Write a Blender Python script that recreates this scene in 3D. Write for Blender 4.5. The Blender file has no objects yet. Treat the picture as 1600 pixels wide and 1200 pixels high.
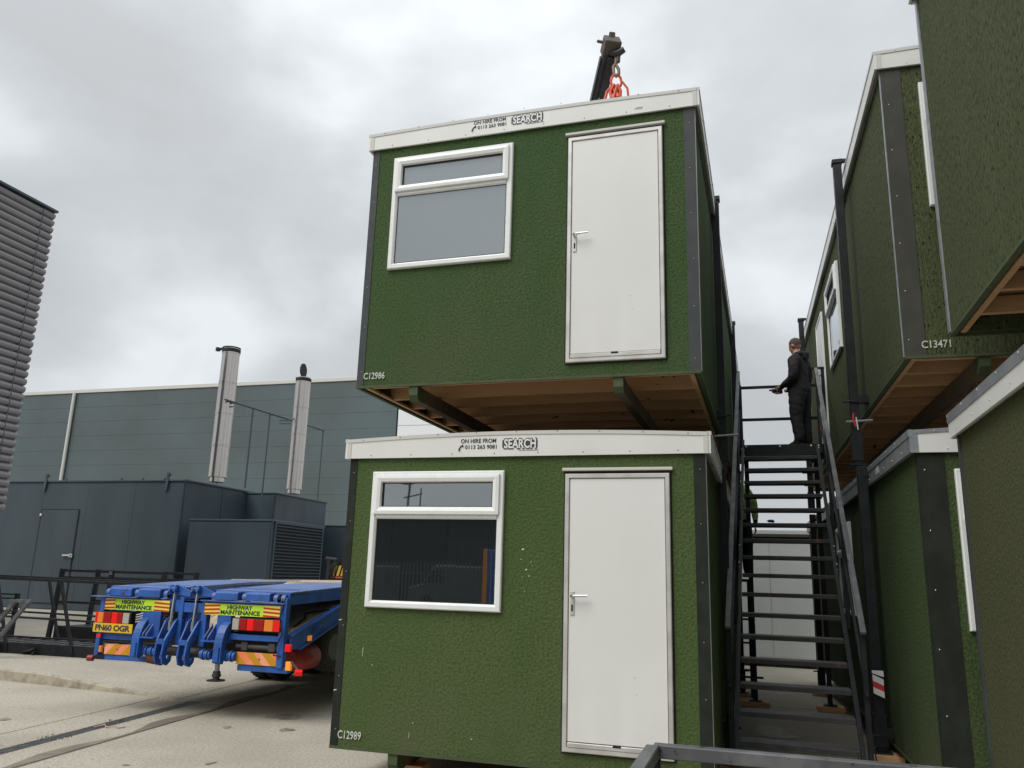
import bpy, bmesh, math, random
from mathutils import Vector, Matrix
random.seed(4)
R = math.radians
SC = bpy.context.scene
COL = SC.collection

# ------------------------------------------------------------------ camera
cam_d = bpy.data.cameras.new('camera')
cam_d.sensor_width = 36.0
cam_d.lens = 1262.83 / 1600 * 36
cam_d.clip_start = 0.05
cam_d.clip_end = 3000
camera = bpy.data.objects.new('camera', cam_d)
COL.objects.link(camera)
_pi, _ro, _ya = 0.2352, 0.0291, -0.2959
_F = Vector((math.sin(_ya)*math.cos(_pi), math.cos(_ya)*math.cos(_pi), math.sin(_pi)))
_R0 = Vector((math.cos(_ya), -math.sin(_ya), 0))
_U0 = _R0.cross(_F)
_R = math.cos(_ro)*_R0 + math.sin(_ro)*_U0
_U = -math.sin(_ro)*_R0 + math.cos(_ro)*_U0
M = Matrix((_R, _U, -_F)).transposed().to_4x4()
M.translation = Vector((3.422, -6.42, 1.673))
camera.matrix_world = M
SC.camera = camera

# ------------------------------------------------------------------ sky, sun, exposure
SUN_EL, SUN_AZ = 52.0, 214.0        # azimuth measured clockwise from +Y: behind the camera, a little left
w = bpy.data.worlds.new('World'); SC.world = w
w.use_nodes = True
nt = w.node_tree; N = nt.nodes; LK = nt.links
for n in list(N): N.remove(n)
def wn(t, **k):
    n = N.new(t)
    for a, b in k.items(): setattr(n, a, b)
    return n
out = wn('ShaderNodeOutputWorld'); bg = wn('ShaderNodeBackground')
bg.inputs['Strength'].default_value = 0.12
sky = wn('ShaderNodeTexSky', sky_type='NISHITA', sun_disc=False)
sky.sun_elevation = R(SUN_EL); sky.sun_rotation = R(SUN_AZ)
tc = wn('ShaderNodeTexCoord'); sep = wn('ShaderNodeSeparateXYZ')
LK.new(tc.outputs['Generated'], sep.inputs[0])
def math_(op, a, b=None, clamp=False):
    n = wn('ShaderNodeMath', operation=op); n.use_clamp = clamp
    for i, v in enumerate((a, b)):
        if v is None: continue
        if isinstance(v, (int, float)): n.inputs[i].default_value = v
        else: LK.new(v, n.inputs[i])
    return n.outputs[0]
n1 = wn('ShaderNodeTexNoise'); n1.inputs['Scale'].default_value = 2.5; n1.inputs['Detail'].default_value = 8; n1.inputs['Roughness'].default_value = 0.47
n1.inputs['Distortion'].default_value = 0.12
mp = wn('ShaderNodeMapping'); mp.inputs['Location'].default_value = (2.3, 5.1, 1.2); mp.inputs['Scale'].default_value = (1.0, 1.0, 1.7)
LK.new(tc.outputs['Generated'], mp.inputs[0]); LK.new(mp.outputs[0], n1.inputs['Vector'])
rp = wn('ShaderNodeValToRGB')
el = rp.color_ramp.elements
CL = 8.33/1.35*0.89
el[0].position = 0.40; el[0].color = (0.55*CL, 0.57*CL, 0.585*CL, 1)
el[1].position = 0.66; el[1].color = (0.86*CL, 0.895*CL, 0.93*CL, 1)
e = el.new(0.53); e.color = (0.63*CL, 0.66*CL, 0.685*CL, 1)
LK.new(n1.outputs['Fac'], rp.inputs[0])
mx = wn('ShaderNodeMix', data_type='RGBA'); mx.inputs[0].default_value = 0.97
LK.new(sky.outputs[0], mx.inputs[6]); LK.new(rp.outputs[0], mx.inputs[7])
# an overcast dome grows smoothly brighter towards the zenith
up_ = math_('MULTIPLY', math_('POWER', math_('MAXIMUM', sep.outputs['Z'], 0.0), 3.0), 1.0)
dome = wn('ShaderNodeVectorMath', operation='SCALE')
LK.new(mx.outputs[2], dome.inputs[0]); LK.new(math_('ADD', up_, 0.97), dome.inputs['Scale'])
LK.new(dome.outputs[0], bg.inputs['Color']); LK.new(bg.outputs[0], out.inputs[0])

sun_d = bpy.data.lights.new('sun', 'SUN'); sun_d.energy = 1.5; sun_d.angle = R(38); sun_d.color = (1, 0.97, 0.93)
sun = bpy.data.objects.new('sun', sun_d); COL.objects.link(sun)
sd = Vector((math.sin(R(SUN_AZ))*math.cos(R(SUN_EL)), math.cos(R(SUN_AZ))*math.cos(R(SUN_EL)), math.sin(R(SUN_EL))))
sun.rotation_euler = sd.to_track_quat('Z', 'Y').to_euler()
sun.location = (0, -10, 30)
SC.view_settings.view_transform = 'Standard'
SC.view_settings.look = 'None'
SC.view_settings.exposure = 0.58
SC.view_settings.gamma = 1.0
SC.view_settings.use_curve_mapping = False

# ------------------------------------------------------------------ materials
def mat(name, col, rough=0.6, metal=0.0, var=None, vs=3.0, vstretch=(1, 1, 1), vr=(0.42, 0.62), bump=None, bs=(40, 40, 40), bdist=0.01,
        bump2=None, specks=None, low=None, emit=None, spec=None, coat=None, fine=None, rnd=None):
    """var = second colour blended by a soft noise; bump = strength of fine relief; low = (colour, height, amount) dirt splashed near the bottom;
    specks = (colour, scale, threshold)"""
    m = bpy.data.materials.new(name); m.use_nodes = True
    t = m.node_tree; nd = t.nodes; lk = t.links
    b = nd['Principled BSDF']
    b.inputs['Base Color'].default_value = (*col, 1); b.inputs['Roughness'].default_value = rough; b.inputs['Metallic'].default_value = metal
    if spec is not None: b.inputs['Specular IOR Level'].default_value = spec
    if coat: b.inputs['Coat Weight'].default_value = coat
    c = None
    tcn = nd.new('ShaderNodeTexCoord')
    oi = None; vec0 = tcn.outputs['Object']
    if rnd:
        oi = nd.new('ShaderNodeObjectInfo'); va = nd.new('ShaderNodeVectorMath'); va.operation = 'ADD'
        vs_ = nd.new('ShaderNodeMath'); vs_.operation = 'MULTIPLY'; vs_.inputs[1].default_value = 37.0
        lk.new(oi.outputs['Random'], vs_.inputs[0]); lk.new(vec0, va.inputs[0]); lk.new(vs_.outputs[0], va.inputs[1]); vec0 = va.outputs[0]
    def noise(scale, stretch=(1, 1, 1), detail=5, rgh=0.55):
        mpn = nd.new('ShaderNodeMapping'); mpn.inputs['Scale'].default_value = stretch
        nn = nd.new('ShaderNodeTexNoise'); nn.inputs['Scale'].default_value = scale; nn.inputs['Detail'].default_value = detail
        nn.inputs['Roughness'].default_value = rgh
        lk.new(vec0, mpn.inputs[0]); lk.new(mpn.outputs[0], nn.inputs['Vector'])
        return nn.outputs['Fac']
    def rng(s, a, b_):
        mr = nd.new('ShaderNodeMapRange'); mr.inputs['From Min'].default_value = a; mr.inputs['From Max'].default_value = b_
        lk.new(s, mr.inputs['Value']); return mr.outputs[0]
    def mixc(f, a, b_):
        mm = nd.new('ShaderNodeMix'); mm.data_type = 'RGBA'
        if isinstance(f, float): mm.inputs[0].default_value = f
        else: lk.new(f, mm.inputs[0])
        for i, v in ((6, a), (7, b_)):
            if isinstance(v, tuple): mm.inputs[i].default_value = (*v, 1)
            else: lk.new(v, mm.inputs[i])
        return mm.outputs[2]
    def mul(a, b_):
        mm = nd.new('ShaderNodeMath'); mm.operation = 'MULTIPLY'
        for i, v in enumerate((a, b_)):
            if isinstance(v, float): mm.inputs[i].default_value = v
            else: lk.new(v, mm.inputs[i])
        return mm.outputs[0]
    c = col
    if var: c = mixc(rng(noise(vs, vstretch), *vr), c, var)
    if rnd: c = mixc(oi.outputs['Random'], c, rnd)
    if fine: c = mixc(mul(rng(noise(fine[1], fine[2] if len(fine) > 2 else (1, 1, 1), 3, 0.6), 0.40, 0.62), fine[3] if len(fine) > 3 else 1.0), c, fine[0])
    if specks: c = mixc(rng(noise(specks[1], specks[3] if len(specks) > 3 else (1, 1, 1), 2), specks[2], specks[2]+0.04), c, specks[0])
    if low:
        sp = nd.new('ShaderNodeSeparateXYZ'); lk.new(tcn.outputs['Object'], sp.inputs[0])
        f = rng(sp.outputs['Z'], low[1], 0.0)
        f = mul(mul(f, rng(noise(2.2, (1, 1, 0.6)), 0.38, 0.62)), low[2])
        c = mixc(f, c, low[0])
    if not isinstance(c, tuple): lk.new(c, b.inputs['Base Color'])
    if bump:
        bn = nd.new('ShaderNodeBump'); bn.inputs['Strength'].default_value = bump; bn.inputs['Distance'].default_value = bdist
        lk.new(noise(1.0, bs, 4, 0.6), bn.inputs['Height'])
        last = bn
        if bump2:
            b2 = nd.new('ShaderNodeBump'); b2.inputs['Strength'].default_value = bump2[0]; b2.inputs['Distance'].default_value = bump2[2]
            lk.new(noise(1.0, bump2[1], 2), b2.inputs['Height']); lk.new(bn.outputs[0], b2.inputs['Normal']); last = b2
        lk.new(last.outputs[0], b.inputs['Normal'])
    if var and not metal:
        rr = rng(noise(vs*2.3, vstretch), 0.3, 0.7)
        mr = nd.new('ShaderNodeMapRange'); mr.inputs['To Min'].default_value = max(rough-0.08, 0.02); mr.inputs['To Max'].default_value = min(rough+0.08, 1)
        lk.new(rr, mr.inputs['Value']); lk.new(mr.outputs[0], b.inputs['Roughness'])
    if emit:
        b.inputs['Emission Color'].default_value = (*emit[0], 1); b.inputs['Emission Strength'].default_value = emit[1]
    return m

def glass_mat(name, behind, refl):
    m = bpy.data.materials.new(name); m.use_nodes = True
    t = m.node_tree; nd = t.nodes; lk = t.links
    for n in list(nd): nd.remove(n)
    o = nd.new('ShaderNodeOutputMaterial'); d = nd.new('ShaderNodeBsdfDiffuse'); g = nd.new('ShaderNodeBsdfGlossy'); mxs = nd.new('ShaderNodeMixShader')
    d.inputs[0].default_value = (*behind, 1); g.inputs[0].default_value = (0.9, 0.95, 0.97, 1); g.inputs[1].default_value = 0.015
    lw = nd.new('ShaderNodeFresnel'); lw.inputs[0].default_value = 1.5
    ad = nd.new('ShaderNodeMath'); ad.operation = 'ADD'; ad.inputs[1].default_value = refl; ad.use_clamp = True
    tcn = nd.new('ShaderNodeTexCoord'); nn = nd.new('ShaderNodeTexNoise'); nn.inputs['Scale'].default_value = 1.6
    bn = nd.new('ShaderNodeBump'); bn.inputs['Strength'].default_value = 0.04; bn.inputs['Distance'].default_value = 0.02
    lk.new(tcn.outputs['Object'], nn.inputs['Vector']); lk.new(nn.outputs['Fac'], bn.inputs['Height']); lk.new(bn.outputs[0], g.inputs['Normal'])
    lk.new(lw.outputs[0], ad.inputs[0]); lk.new(ad.outputs[0], mxs.inputs[0]); lk.new(d.outputs[0], mxs.inputs[1]); lk.new(g.outputs[0], mxs.inputs[2])
    lk.new(mxs.outputs[0], o.inputs[0])
    return m

STUCCO = dict(rough=0.88, bump=1.0, bs=(48, 48, 48), bdist=0.012, spec=0.25)
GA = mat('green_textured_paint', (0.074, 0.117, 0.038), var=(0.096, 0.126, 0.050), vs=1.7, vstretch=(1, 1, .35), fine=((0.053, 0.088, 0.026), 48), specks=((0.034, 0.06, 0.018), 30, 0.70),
         low=((0.105, 0.105, 0.055), 0.7, 0.5), **STUCCO)
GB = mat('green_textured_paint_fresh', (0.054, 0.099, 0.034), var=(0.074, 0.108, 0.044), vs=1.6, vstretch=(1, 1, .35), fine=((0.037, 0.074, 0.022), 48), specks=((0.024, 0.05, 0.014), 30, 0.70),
         low=((0.085, 0.088, 0.045), 0.8, 0.45), **STUCCO)
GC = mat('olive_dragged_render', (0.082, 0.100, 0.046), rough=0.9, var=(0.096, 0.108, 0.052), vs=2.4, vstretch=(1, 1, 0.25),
         fine=((0.060, 0.074, 0.032), 46, (1, 1, 0.35)), specks=((0.016, 0.024, 0.009), 52, 0.595, (1, 1, 0.42)), bump=1.0, bs=(46, 46, 17), bdist=0.018, spec=0.2)  # dark specks paint in pit dirt and the shade the relief lacks
GD = mat('green_fine_render', (0.066, 0.100, 0.038), rough=0.9, var=(0.070, 0.092, 0.038), vs=1.5, fine=((0.036, 0.060, 0.020), 46), bump=1.0, bs=(52, 52, 40), bdist=0.012, spec=0.2,
         low=((0.08, 0.08, 0.045), 0.8, 0.5))
GE = mat('olive_fine_render', (0.090, 0.098, 0.047), rough=0.9, var=(0.098, 0.102, 0.050), vs=1.2, fine=((0.056, 0.062, 0.028), 50), bump=1.0, bs=(60, 60, 45), bdist=0.012, spec=0.2)
EDGE = mat('green_painted_timber', (0.045, 0.075, 0.026), 0.75, var=(0.07, 0.08, 0.035), vs=6)
WHITE = mat('white_laminate', (0.74, 0.745, 0.72), 0.42, var=(0.70, 0.70, 0.67), vs=1.3)
DOOR = mat('white_door_skin', (0.77, 0.775, 0.755), 0.38, var=(0.735, 0.735, 0.71), vs=0.9, vstretch=(1, 1, 0.5), specks=((0.52, 0.51, 0.48), 26, 0.74, (1, 1, .5)), low=((0.60, 0.575, 0.52), 0.75, 0.55), bump=0.05, bs=(3, 3, 3), bdist=0.02)
UPVC = mat('white_upvc', (0.82, 0.83, 0.82), 0.28, var=(0.76, 0.77, 0.75), vs=5, vr=(0.5, 0.75))
ALU = mat('dull_aluminium', (0.62, 0.61, 0.58), 0.42, 0.35, var=(0.5, 0.49, 0.46), vs=4)
GALV = mat('galvanised_trim', (0.36, 0.38, 0.40), 0.45, 0.5, var=(0.28, 0.30, 0.32), vs=9)
GREYTRIM = mat('grey_corner_trim', (0.052, 0.059, 0.061), 0.6, var=(0.064, 0.071, 0.072), vs=5, spec=.25)
OLIVETRIM = mat('warm_grey_corner_trim', (0.058, 0.058, 0.050), 0.6, var=(0.070, 0.069, 0.060), vs=5, spec=.2)
DARKTRIM = mat('charcoal_corner_trim', (0.020, 0.023, 0.019), 0.65, var=(0.029, 0.032, 0.027), vs=5, spec=.15)
REVEAL = mat('dark_door_gap', (0.012, 0.011, 0.010), 0.9)
TIMBER = mat('raw_timber', (0.62, 0.38, 0.19), 0.8, var=(0.48, 0.27, 0.13), vs=3, vstretch=(0.4, 6, 6), specks=((0.07, 0.035, 0.018), 9, 0.70), bump=0.3, bs=(4, 60, 60), bdist=0.003, rnd=(0.46, 0.27, 0.13))
PLY = mat('floor_underside_board', (0.30, 0.17, 0.085), 0.85, var=(0.2, 0.11, 0.055), vs=2)
DTIMB = mat('dark_bearer_timber', (0.10, 0.075, 0.042), 0.85, var=(0.14, 0.09, 0.05), vs=4)
FELT = mat('roof_membrane', (0.42, 0.42, 0.41), 0.9, var=(0.3, 0.3, 0.3), vs=2)
STEEL = mat('black_painted_steel', (0.009, 0.010, 0.012), 0.5, var=(0.016, 0.017, 0.020), vs=7, spec=0.35, specks=((0.06, 0.03, 0.018), 16, 0.72), bump=0.12, bs=(50, 50, 50), bdist=0.002)
WORN = mat('worn_grey_steel', (0.085, 0.088, 0.095), 0.42, var=(0.14, 0.145, 0.15), vs=7, vstretch=(1, 1, 1), specks=((0.03, 0.025, 0.022), 24, 0.66))
TREADM = mat('rusty_tread_plate', (0.040, 0.041, 0.045), 0.5, var=(0.075, 0.075, 0.08), vs=9, specks=((0.16, 0.07, 0.03), 8, 0.66), bump=0.8, bs=(55, 55, 55), bdist=0.006, rnd=(0.055, 0.053, 0.052))
SCREW = mat('screw_heads', (0.30, 0.30, 0.30), 0.35, 0.7)
LTSCREW = mat('zinc_screws', (0.66, 0.66, 0.64), 0.35, 0.5)
INK = mat('dark_print', (0.035, 0.04, 0.045), 0.6)
INKPALE = mat('faded_print', (0.055, 0.065, 0.072), 0.6)
LOGOW = mat('print_white', (0.74, 0.745, 0.72), 0.5)
STENCIL = mat('stencil_white', (0.60, 0.63, 0.57), 0.8, var=(0.42, 0.46, 0.38), vs=40)
PANE_DARK = glass_mat('dark_window_glass', (0.012, 0.014, 0.015), 0.24)
PANE_TOP = glass_mat('top_sash_glass', (0.02, 0.024, 0.026), 0.34)
PANE_SKY = glass_mat('painted_sky_window_glass', (0.20, 0.225, 0.235), 0.22)  # pale grey painted in for bright sky and ceiling; no blind behind
GASKET = mat('black_gasket', (0.02, 0.02, 0.022), 0.6)
CONC = mat('brushed_concrete', (0.485, 0.452, 0.375), 0.9, var=(0.36, 0.33, 0.27), vs=0.7, vr=(0.42, 0.72), fine=((0.30, 0.27, 0.22), 34, (1, 1, 1), 0.75), specks=((0.26, 0.235, 0.19), 14, 0.70), bump=0.8, bs=(45, 45, 45), bdist=0.008, spec=0.2)
CONCD = mat('stained_concrete', (0.25, 0.225, 0.19), 0.92, var=(0.32, 0.295, 0.245), vs=0.9, fine=((0.17, 0.155, 0.13), 24, (1, 1, 1), 0.5), bump=0.6, bs=(45, 45, 45), bdist=0.006, spec=0.2)
DAMP = mat('damp_silt', (0.165, 0.14, 0.11), 0.8, var=(0.23, 0.20, 0.155), vs=2.5, bump=0.5, bs=(30, 30, 30), bdist=0.006)
JOINT = mat('joint_filler', (0.085, 0.078, 0.068), 0.95, var=(0.13, 0.12, 0.10), vs=5)
DRAIN = mat('drain_grating', (0.055, 0.056, 0.058), 0.6, var=(0.09, 0.09, 0.09), vs=8)
KERBM = mat('kerb_concrete', (0.40, 0.355, 0.27), 0.95, var=(0.24, 0.21, 0.16), vs=5, bump=0.6, bs=(30, 30, 30), bdist=0.006)
BLUE = mat('blue_trailer_paint', (0.020, 0.105, 0.42), 0.42, var=(0.030, 0.125, 0.45), vs=4, fine=((0.022, 0.065, 0.22), 6, (1, 1, .6), 0.6), specks=((0.05, 0.045, 0.045), 13, 0.66), bump=0.1, bs=(40, 40, 40), bdist=0.002)
BLUELT = mat('chequer_ramp_blue', (0.085, 0.175, 0.46), 0.45, var=(0.045, 0.12, 0.38), fine=((0.12, 0.13, 0.17), 7, (1, 1, 1), 0.6), vs=5, bump=0.5, bs=(60, 60, 60), bdist=0.004)
DECKW = mat('weathered_deck_boards', (0.62, 0.50, 0.36), 0.9, var=(0.44, 0.35, 0.25), vs=4, vstretch=(8, 0.6, 8), bump=0.5, bs=(60, 3, 60), bdist=0.004)
DECKL = mat('pale_deck_boards', (0.46, 0.37, 0.27), 0.85, var=(0.38, 0.30, 0.21), vs=3, vstretch=(8, 0.6, 8))
GRIME = mat('greasy_axle_steel', (0.055, 0.05, 0.045), 0.6, var=(0.035, 0.033, 0.03), vs=9)
CHROME = mat('bright_ram_rod', (0.62, 0.63, 0.64), 0.2, 0.9)
RUBBER = mat('tyre_rubber', (0.022, 0.022, 0.022), 0.85, var=(0.04, 0.037, 0.033), vs=6)
HUBM = mat('dusty_wheel_rim', (0.11, 0.11, 0.11), 0.6)
REDTANK = mat('red_air_tank', (0.34, 0.028, 0.018), 0.5, var=(0.22, 0.02, 0.015), vs=5)
L_RED = mat('red_lens', (0.28, 0.008, 0.008), 0.35, spec=.3, emit=((1, 0.01, 0.01), 0.03))
L_LIT = mat('lit_red_lens', (0.45, 0.008, 0.008), 0.4, spec=.3, emit=((1, 0.006, 0.006), 0.25))
L_AMB = mat('amber_lens', (0.60, 0.17, 0.015), 0.2, emit=((1, 0.25, 0.02), 0.12), coat=0.5)
L_AMBLIT = mat('lit_amber_lens', (0.9, 0.3, 0.03), 0.2, emit=((1, 0.30, 0.02), 0.25))
L_CLR = mat('clear_lens', (0.42, 0.39, 0.35), 0.25, coat=0.5)
PLATEY = mat('yellow_plate', (0.72, 0.46, 0.02), 0.35)
HIYEL = mat('hi_vis_yellow_board', (0.52, 0.80, 0.03), 0.4)
STRIPEY = mat('reflective_yellow', (0.86, 0.68, 0.10), 0.4)
STRIPER = mat('reflective_red', (0.46, 0.035, 0.012), 0.4)
CHEVR = mat('chevron_orange_red', (0.88, 0.24, 0.10), 0.35, var=(.88, .42, .28), vs=3)
CHEVY = mat('chevron_mustard', (0.56, 0.27, 0.005), 0.4)
GEN = mat('slate_blue_enclosure', (0.038, 0.058, 0.073), 0.5, var=(0.048, 0.070, 0.086), vs=0.9, vstretch=(1, 1, 0.35), bump=0.04, bs=(3, 3, 3), bdist=0.03)
GENT = mat('slate_blue_trim', (0.052, 0.078, 0.095), 0.5)
WARE = mat('grey_cladding', (0.078, 0.098, 0.101), 0.5, var=(0.088, 0.122, 0.130), vs=0.15)
WAREW = mat('white_cladding', (0.75, 0.77, 0.78), 0.5)
PARA = mat('pale_parapet', (0.58, 0.575, 0.54), 0.6)
STAIN = mat('stainless_flue', (0.56, 0.53, 0.50), 0.20, 0.95, var=(0.52, 0.485, 0.45), vs=3, vstretch=(3, 3, 0.2))
SOOT = mat('sooty_black', (0.012, 0.012, 0.012), 0.7)
CORR = mat('grey_corrugated_sheet', (0.225, 0.217, 0.23), 0.42, var=(0.25, 0.242, 0.255), vs=1)
CABW = mat('pale_grey_cabin_panel', (0.60, 0.62, 0.62), 0.6, var=(0.55, 0.57, 0.57), vs=0.8)
REDCH = mat('orange_red_chain', (0.60, 0.075, 0.022), 0.4)
BRASS = mat('weathered_hook', (0.20, 0.16, 0.10), 0.5, 0.4)
CRANEB = mat('black_crane_paint', (0.020, 0.021, 0.025), 0.4, var=(0.035, 0.036, 0.04), vs=5)
CRANET = mat('brown_tip_block', (0.085, 0.065, 0.052), 0.6)
YEL = mat('warning_yellow', (0.65, 0.38, 0.03), 0.5)
SKIN = mat('skin', (0.40, 0.20, 0.14), 0.6)
HAIR = mat('cropped_hair', (0.075, 0.055, 0.045), 0.9, bump=0.8, bs=(160, 160, 160), bdist=0.003)
HOODIE = mat('black_fleece', (0.014, 0.012, 0.013), 0.95, var=(0.022, 0.018, 0.019), vs=6, bump=0.5, bs=(9, 9, 5), bdist=0.03)
TROU = mat('black_work_trousers', (0.010, 0.010, 0.012), 0.9, bump=0.6, bs=(8, 8, 6), bdist=0.03)
SHOE = mat('black_boots', (0.010, 0.010, 0.010), 0.6)
HIVIS = mat('yellow_green_hi_vis_cloth', (0.48, 0.78, 0.07), 0.8, var=(0.36, 0.62, 0.05), vs=6)
SILVER = mat('reflective_band', (0.45, 0.46, 0.46), 0.5)
REDTAG = mat('red_webbing', (0.55, 0.03, 0.04), 0.6)
DKBLDG = mat('dark_cladding', (0.030, 0.036, 0.036), 0.6)
VANW = mat('white_van_paint', (0.7, 0.7, 0.7), 0.35)
BLUEDOOR = mat('blue_container_paint', (0.05, 0.13, 0.42), 0.5)
ORANGE = mat('orange_edge', (0.7, 0.25, 0.05), 0.5)
FENCEM = mat('galvanised_palisade', (0.10, 0.11, 0.11), 0.6)
MOSS = mat('moss', (0.06, 0.075, 0.03), 0.95)
PINK = mat('pink_plastic_strap', (0.55, 0.30, 0.26), 0.5)
VANG = mat('grubby_van_paint', (0.10, 0.10, 0.10), 0.4)

# ------------------------------------------------------------------ mesh builder
class MB:
    def __init__(s): s.v = []; s.f = []; s.m = []; s.sm = []
    def add(s, vs, fs, m=0, smooth=False):
        o = len(s.v); s.v += [tuple(x) for x in vs]
        for f in fs: s.f.append(tuple(o+i for i in f)); s.m.append(m); s.sm.append(smooth)
        return s
    def box(s, x0, x1, y0, y1, z0, z1, m=0):
        return s.add([(x0,y0,z0),(x1,y0,z0),(x1,y1,z0),(x0,y1,z0),(x0,y0,z1),(x1,y0,z1),(x1,y1,z1),(x0,y1,z1)],
                     [(0,3,2,1),(4,5,6,7),(0,1,5,4),(1,2,6,5),(2,3,7,6),(3,0,4,7)], m)
    def bar(s, p, q, w, h, up=(0,0,1), m=0):
        p = Vector(p); q = Vector(q); d = (q-p).normalized(); up = Vector(up)
        if abs(d.dot(up)) > 0.98: up = Vector((0,1,0))
        a = d.cross(up).normalized()*w/2; b = a.cross(d).normalized()*h/2
        vs = [p-a-b, p+a-b, p+a+b, p-a+b, q-a-b, q+a-b, q+a+b, q-a+b]
        return s.add(vs, [(0,3,2,1),(4,5,6,7),(0,1,5,4),(1,2,6,5),(2,3,7,6),(3,0,4,7)], m)
    def tube(s, pts, r, n=10, m=0, cap=True, smooth=True):
        pts = [Vector(p) for p in pts]
        rs = r if isinstance(r, (list, tuple)) else [r]*len(pts)
        o = len(s.v); prev = None
        for i, p in enumerate(pts):
            d = (pts[min(i+1, len(pts)-1)]-pts[max(i-1, 0)])
            d = d.normalized() if d.length > 1e-9 else Vector((0,0,1))
            if prev is None:
                u = Vector((0,0,1)) if abs(d.z) < 0.9 else Vector((1,0,0))
            else: u = prev
            a = d.cross(u)
            if a.length < 1e-6: a = d.cross(Vector((1,0,0)))
            a.normalize(); b = a.cross(d).normalized(); prev = b
            for k in range(n):
                t = 2*math.pi*k/n
                s.v.append(tuple(p+(a*math.cos(t)+b*math.sin(t))*rs[i]))
        for i in range(len(pts)-1):
            for k in range(n):
                s.f.append((o+i*n+k, o+(i+1)*n+k, o+(i+1)*n+(k+1)%n, o+i*n+(k+1)%n)); s.m.append(m); s.sm.append(smooth)
        if cap:
            l = o+(len(pts)-1)*n; c0 = len(s.v)
            s.v += [s.v[o+k] for k in range(n)]+[s.v[l+n-1-k] for k in range(n)]
            s.f.append(tuple(c0+k for k in range(n))); s.m.append(m); s.sm.append(False)
            s.f.append(tuple(c0+n+k for k in range(n))); s.m.append(m); s.sm.append(False)
        return s
    def prism(s, prof, fn, m=0):
        """prof = 2-D outline; fn(a, b, t) -> xyz with t in {0,1}"""
        n = len(prof)
        vs = [fn(a, b, 0) for a, b in prof]+[fn(a, b, 1) for a, b in prof]
        return s.add(vs, [tuple(range(n-1, -1, -1)), tuple(range(n, 2*n))]+[(i, (i+1) % n, n+(i+1) % n, n+i) for i in range(n)], m)
    def plate_yz(s, prof, x0, x1, m=0): return s.prism(prof, lambda a, b, t: (x1 if t else x0, a, b), m)
    def plate_xz(s, prof, y0, y1, m=0): return s.prism(prof, lambda a, b, t: (a, y1 if t else y0, b), m)
    def frame(s, x0, x1, z0, z1, prof, m=0, fn=None):
        """mitred frame in the xz plane; prof = [(inset, y)]"""
        fn = fn or (lambda x, y, z: (x, y, z))
        o = len(s.v); n = len(prof)
        for i, y in prof:
            for x, z in ((x0+i, z0+i), (x1-i, z0+i), (x1-i, z1-i), (x0+i, z1-i)): s.v.append(fn(x, y, z))
        for k in range(n-1):
            for c in range(4):
                s.f.append((o+k*4+c, o+k*4+(c+1) % 4, o+(k+1)*4+(c+1) % 4, o+(k+1)*4+c)); s.m.append(m); s.sm.append(False)
        return s
    def ball(s, c, r, sx=1, sy=1, sz=1, n=10, m=0):
        o = len(s.v); c = Vector(c)
        for i in range(1, n):
            a = math.pi*i/n
            for k in range(2*n):
                b = math.pi*k/n
                s.v.append((c.x+r*sx*math.sin(a)*math.cos(b), c.y+r*sy*math.sin(a)*math.sin(b), c.z+r*sz*math.cos(a)))
        s.v.append((c.x, c.y, c.z+r*sz)); s.v.append((c.x, c.y, c.z-r*sz)); T = len(s.v)-2
        for i in range(n-2):
            for k in range(2*n):
                s.f.append((o+i*2*n+k, o+(i+1)*2*n+k, o+(i+1)*2*n+(k+1) % (2*n), o+i*2*n+(k+1) % (2*n))); s.m.append(m); s.sm.append(True)
        for k in range(2*n):
            s.f.append((T, o+k, o+(k+1) % (2*n))); s.m.append(m); s.sm.append(True)
            l = o+(n-2)*2*n
            s.f.append((T+1, l+(k+1) % (2*n), l+k)); s.m.append(m); s.sm.append(True)
        return s
    def mesh(s, name, mats, bevel=0.0):
        me = bpy.data.meshes.new(name); me.from_pydata(s.v, [], s.f)
        for mm in (mats if isinstance(mats, (list, tuple)) else [mats]): me.materials.append(mm)
        me.polygons.foreach_set('material_index', s.m); me.polygons.foreach_set('use_smooth', s.sm)
        bm = bmesh.new(); bm.from_mesh(me)
        if bevel:
            es = [e for e in bm.edges if len(e.link_faces) == 2 and e.calc_face_angle(0) > 0.6]
            bmesh.ops.bevel(bm, geom=es, offset=bevel, segments=1, affect='EDGES', clamp_overlap=True)
        bmesh.ops.recalc_face_normals(bm, faces=bm.faces)
        bm.to_mesh(me); bm.free(); me.update()
        return me
    def build(s, name, mats, parent=None, bevel=0.0, kind=None):
        return link(name, s.mesh(name, mats, bevel), parent, kind)

def link(name, me, parent=None, kind=None):
    o = bpy.data.objects.new(name, me); COL.objects.link(o)
    if parent is not None: o.parent = parent
    if kind: o['kind'] = kind
    return o
def thing(name, label, cat, loc=(0, 0, 0), rz=0.0, group=None):
    o = bpy.data.objects.new(name, None); COL.objects.link(o)
    o.empty_display_size = 0.2
    o.location = loc; o.rotation_euler = (0, 0, rz); o['label'] = label; o['category'] = cat
    if group: o['group'] = group
    return o
def tag(o, label, cat, group=None):
    o['label'] = label; o['category'] = cat
    if group: o['group'] = group
    return o
def box(name, x0, x1, y0, y1, z0, z1, m, parent=None, bevel=0.0, kind=None):
    return MB().box(x0, x1, y0, y1, z0, z1).build(name, m, parent, bevel, kind)
def dup(root, loc, rz, label=None):
    r = root.copy(); COL.objects.link(r); r.location = loc; r.rotation_euler = (0, 0, rz)
    if label: r['label'] = label
    for ch in list(root.children):
        c = ch.copy(); COL.objects.link(c); c.parent = r
        for g in ch.children:
            d = g.copy(); COL.objects.link(d); d.parent = c
    return r

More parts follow.
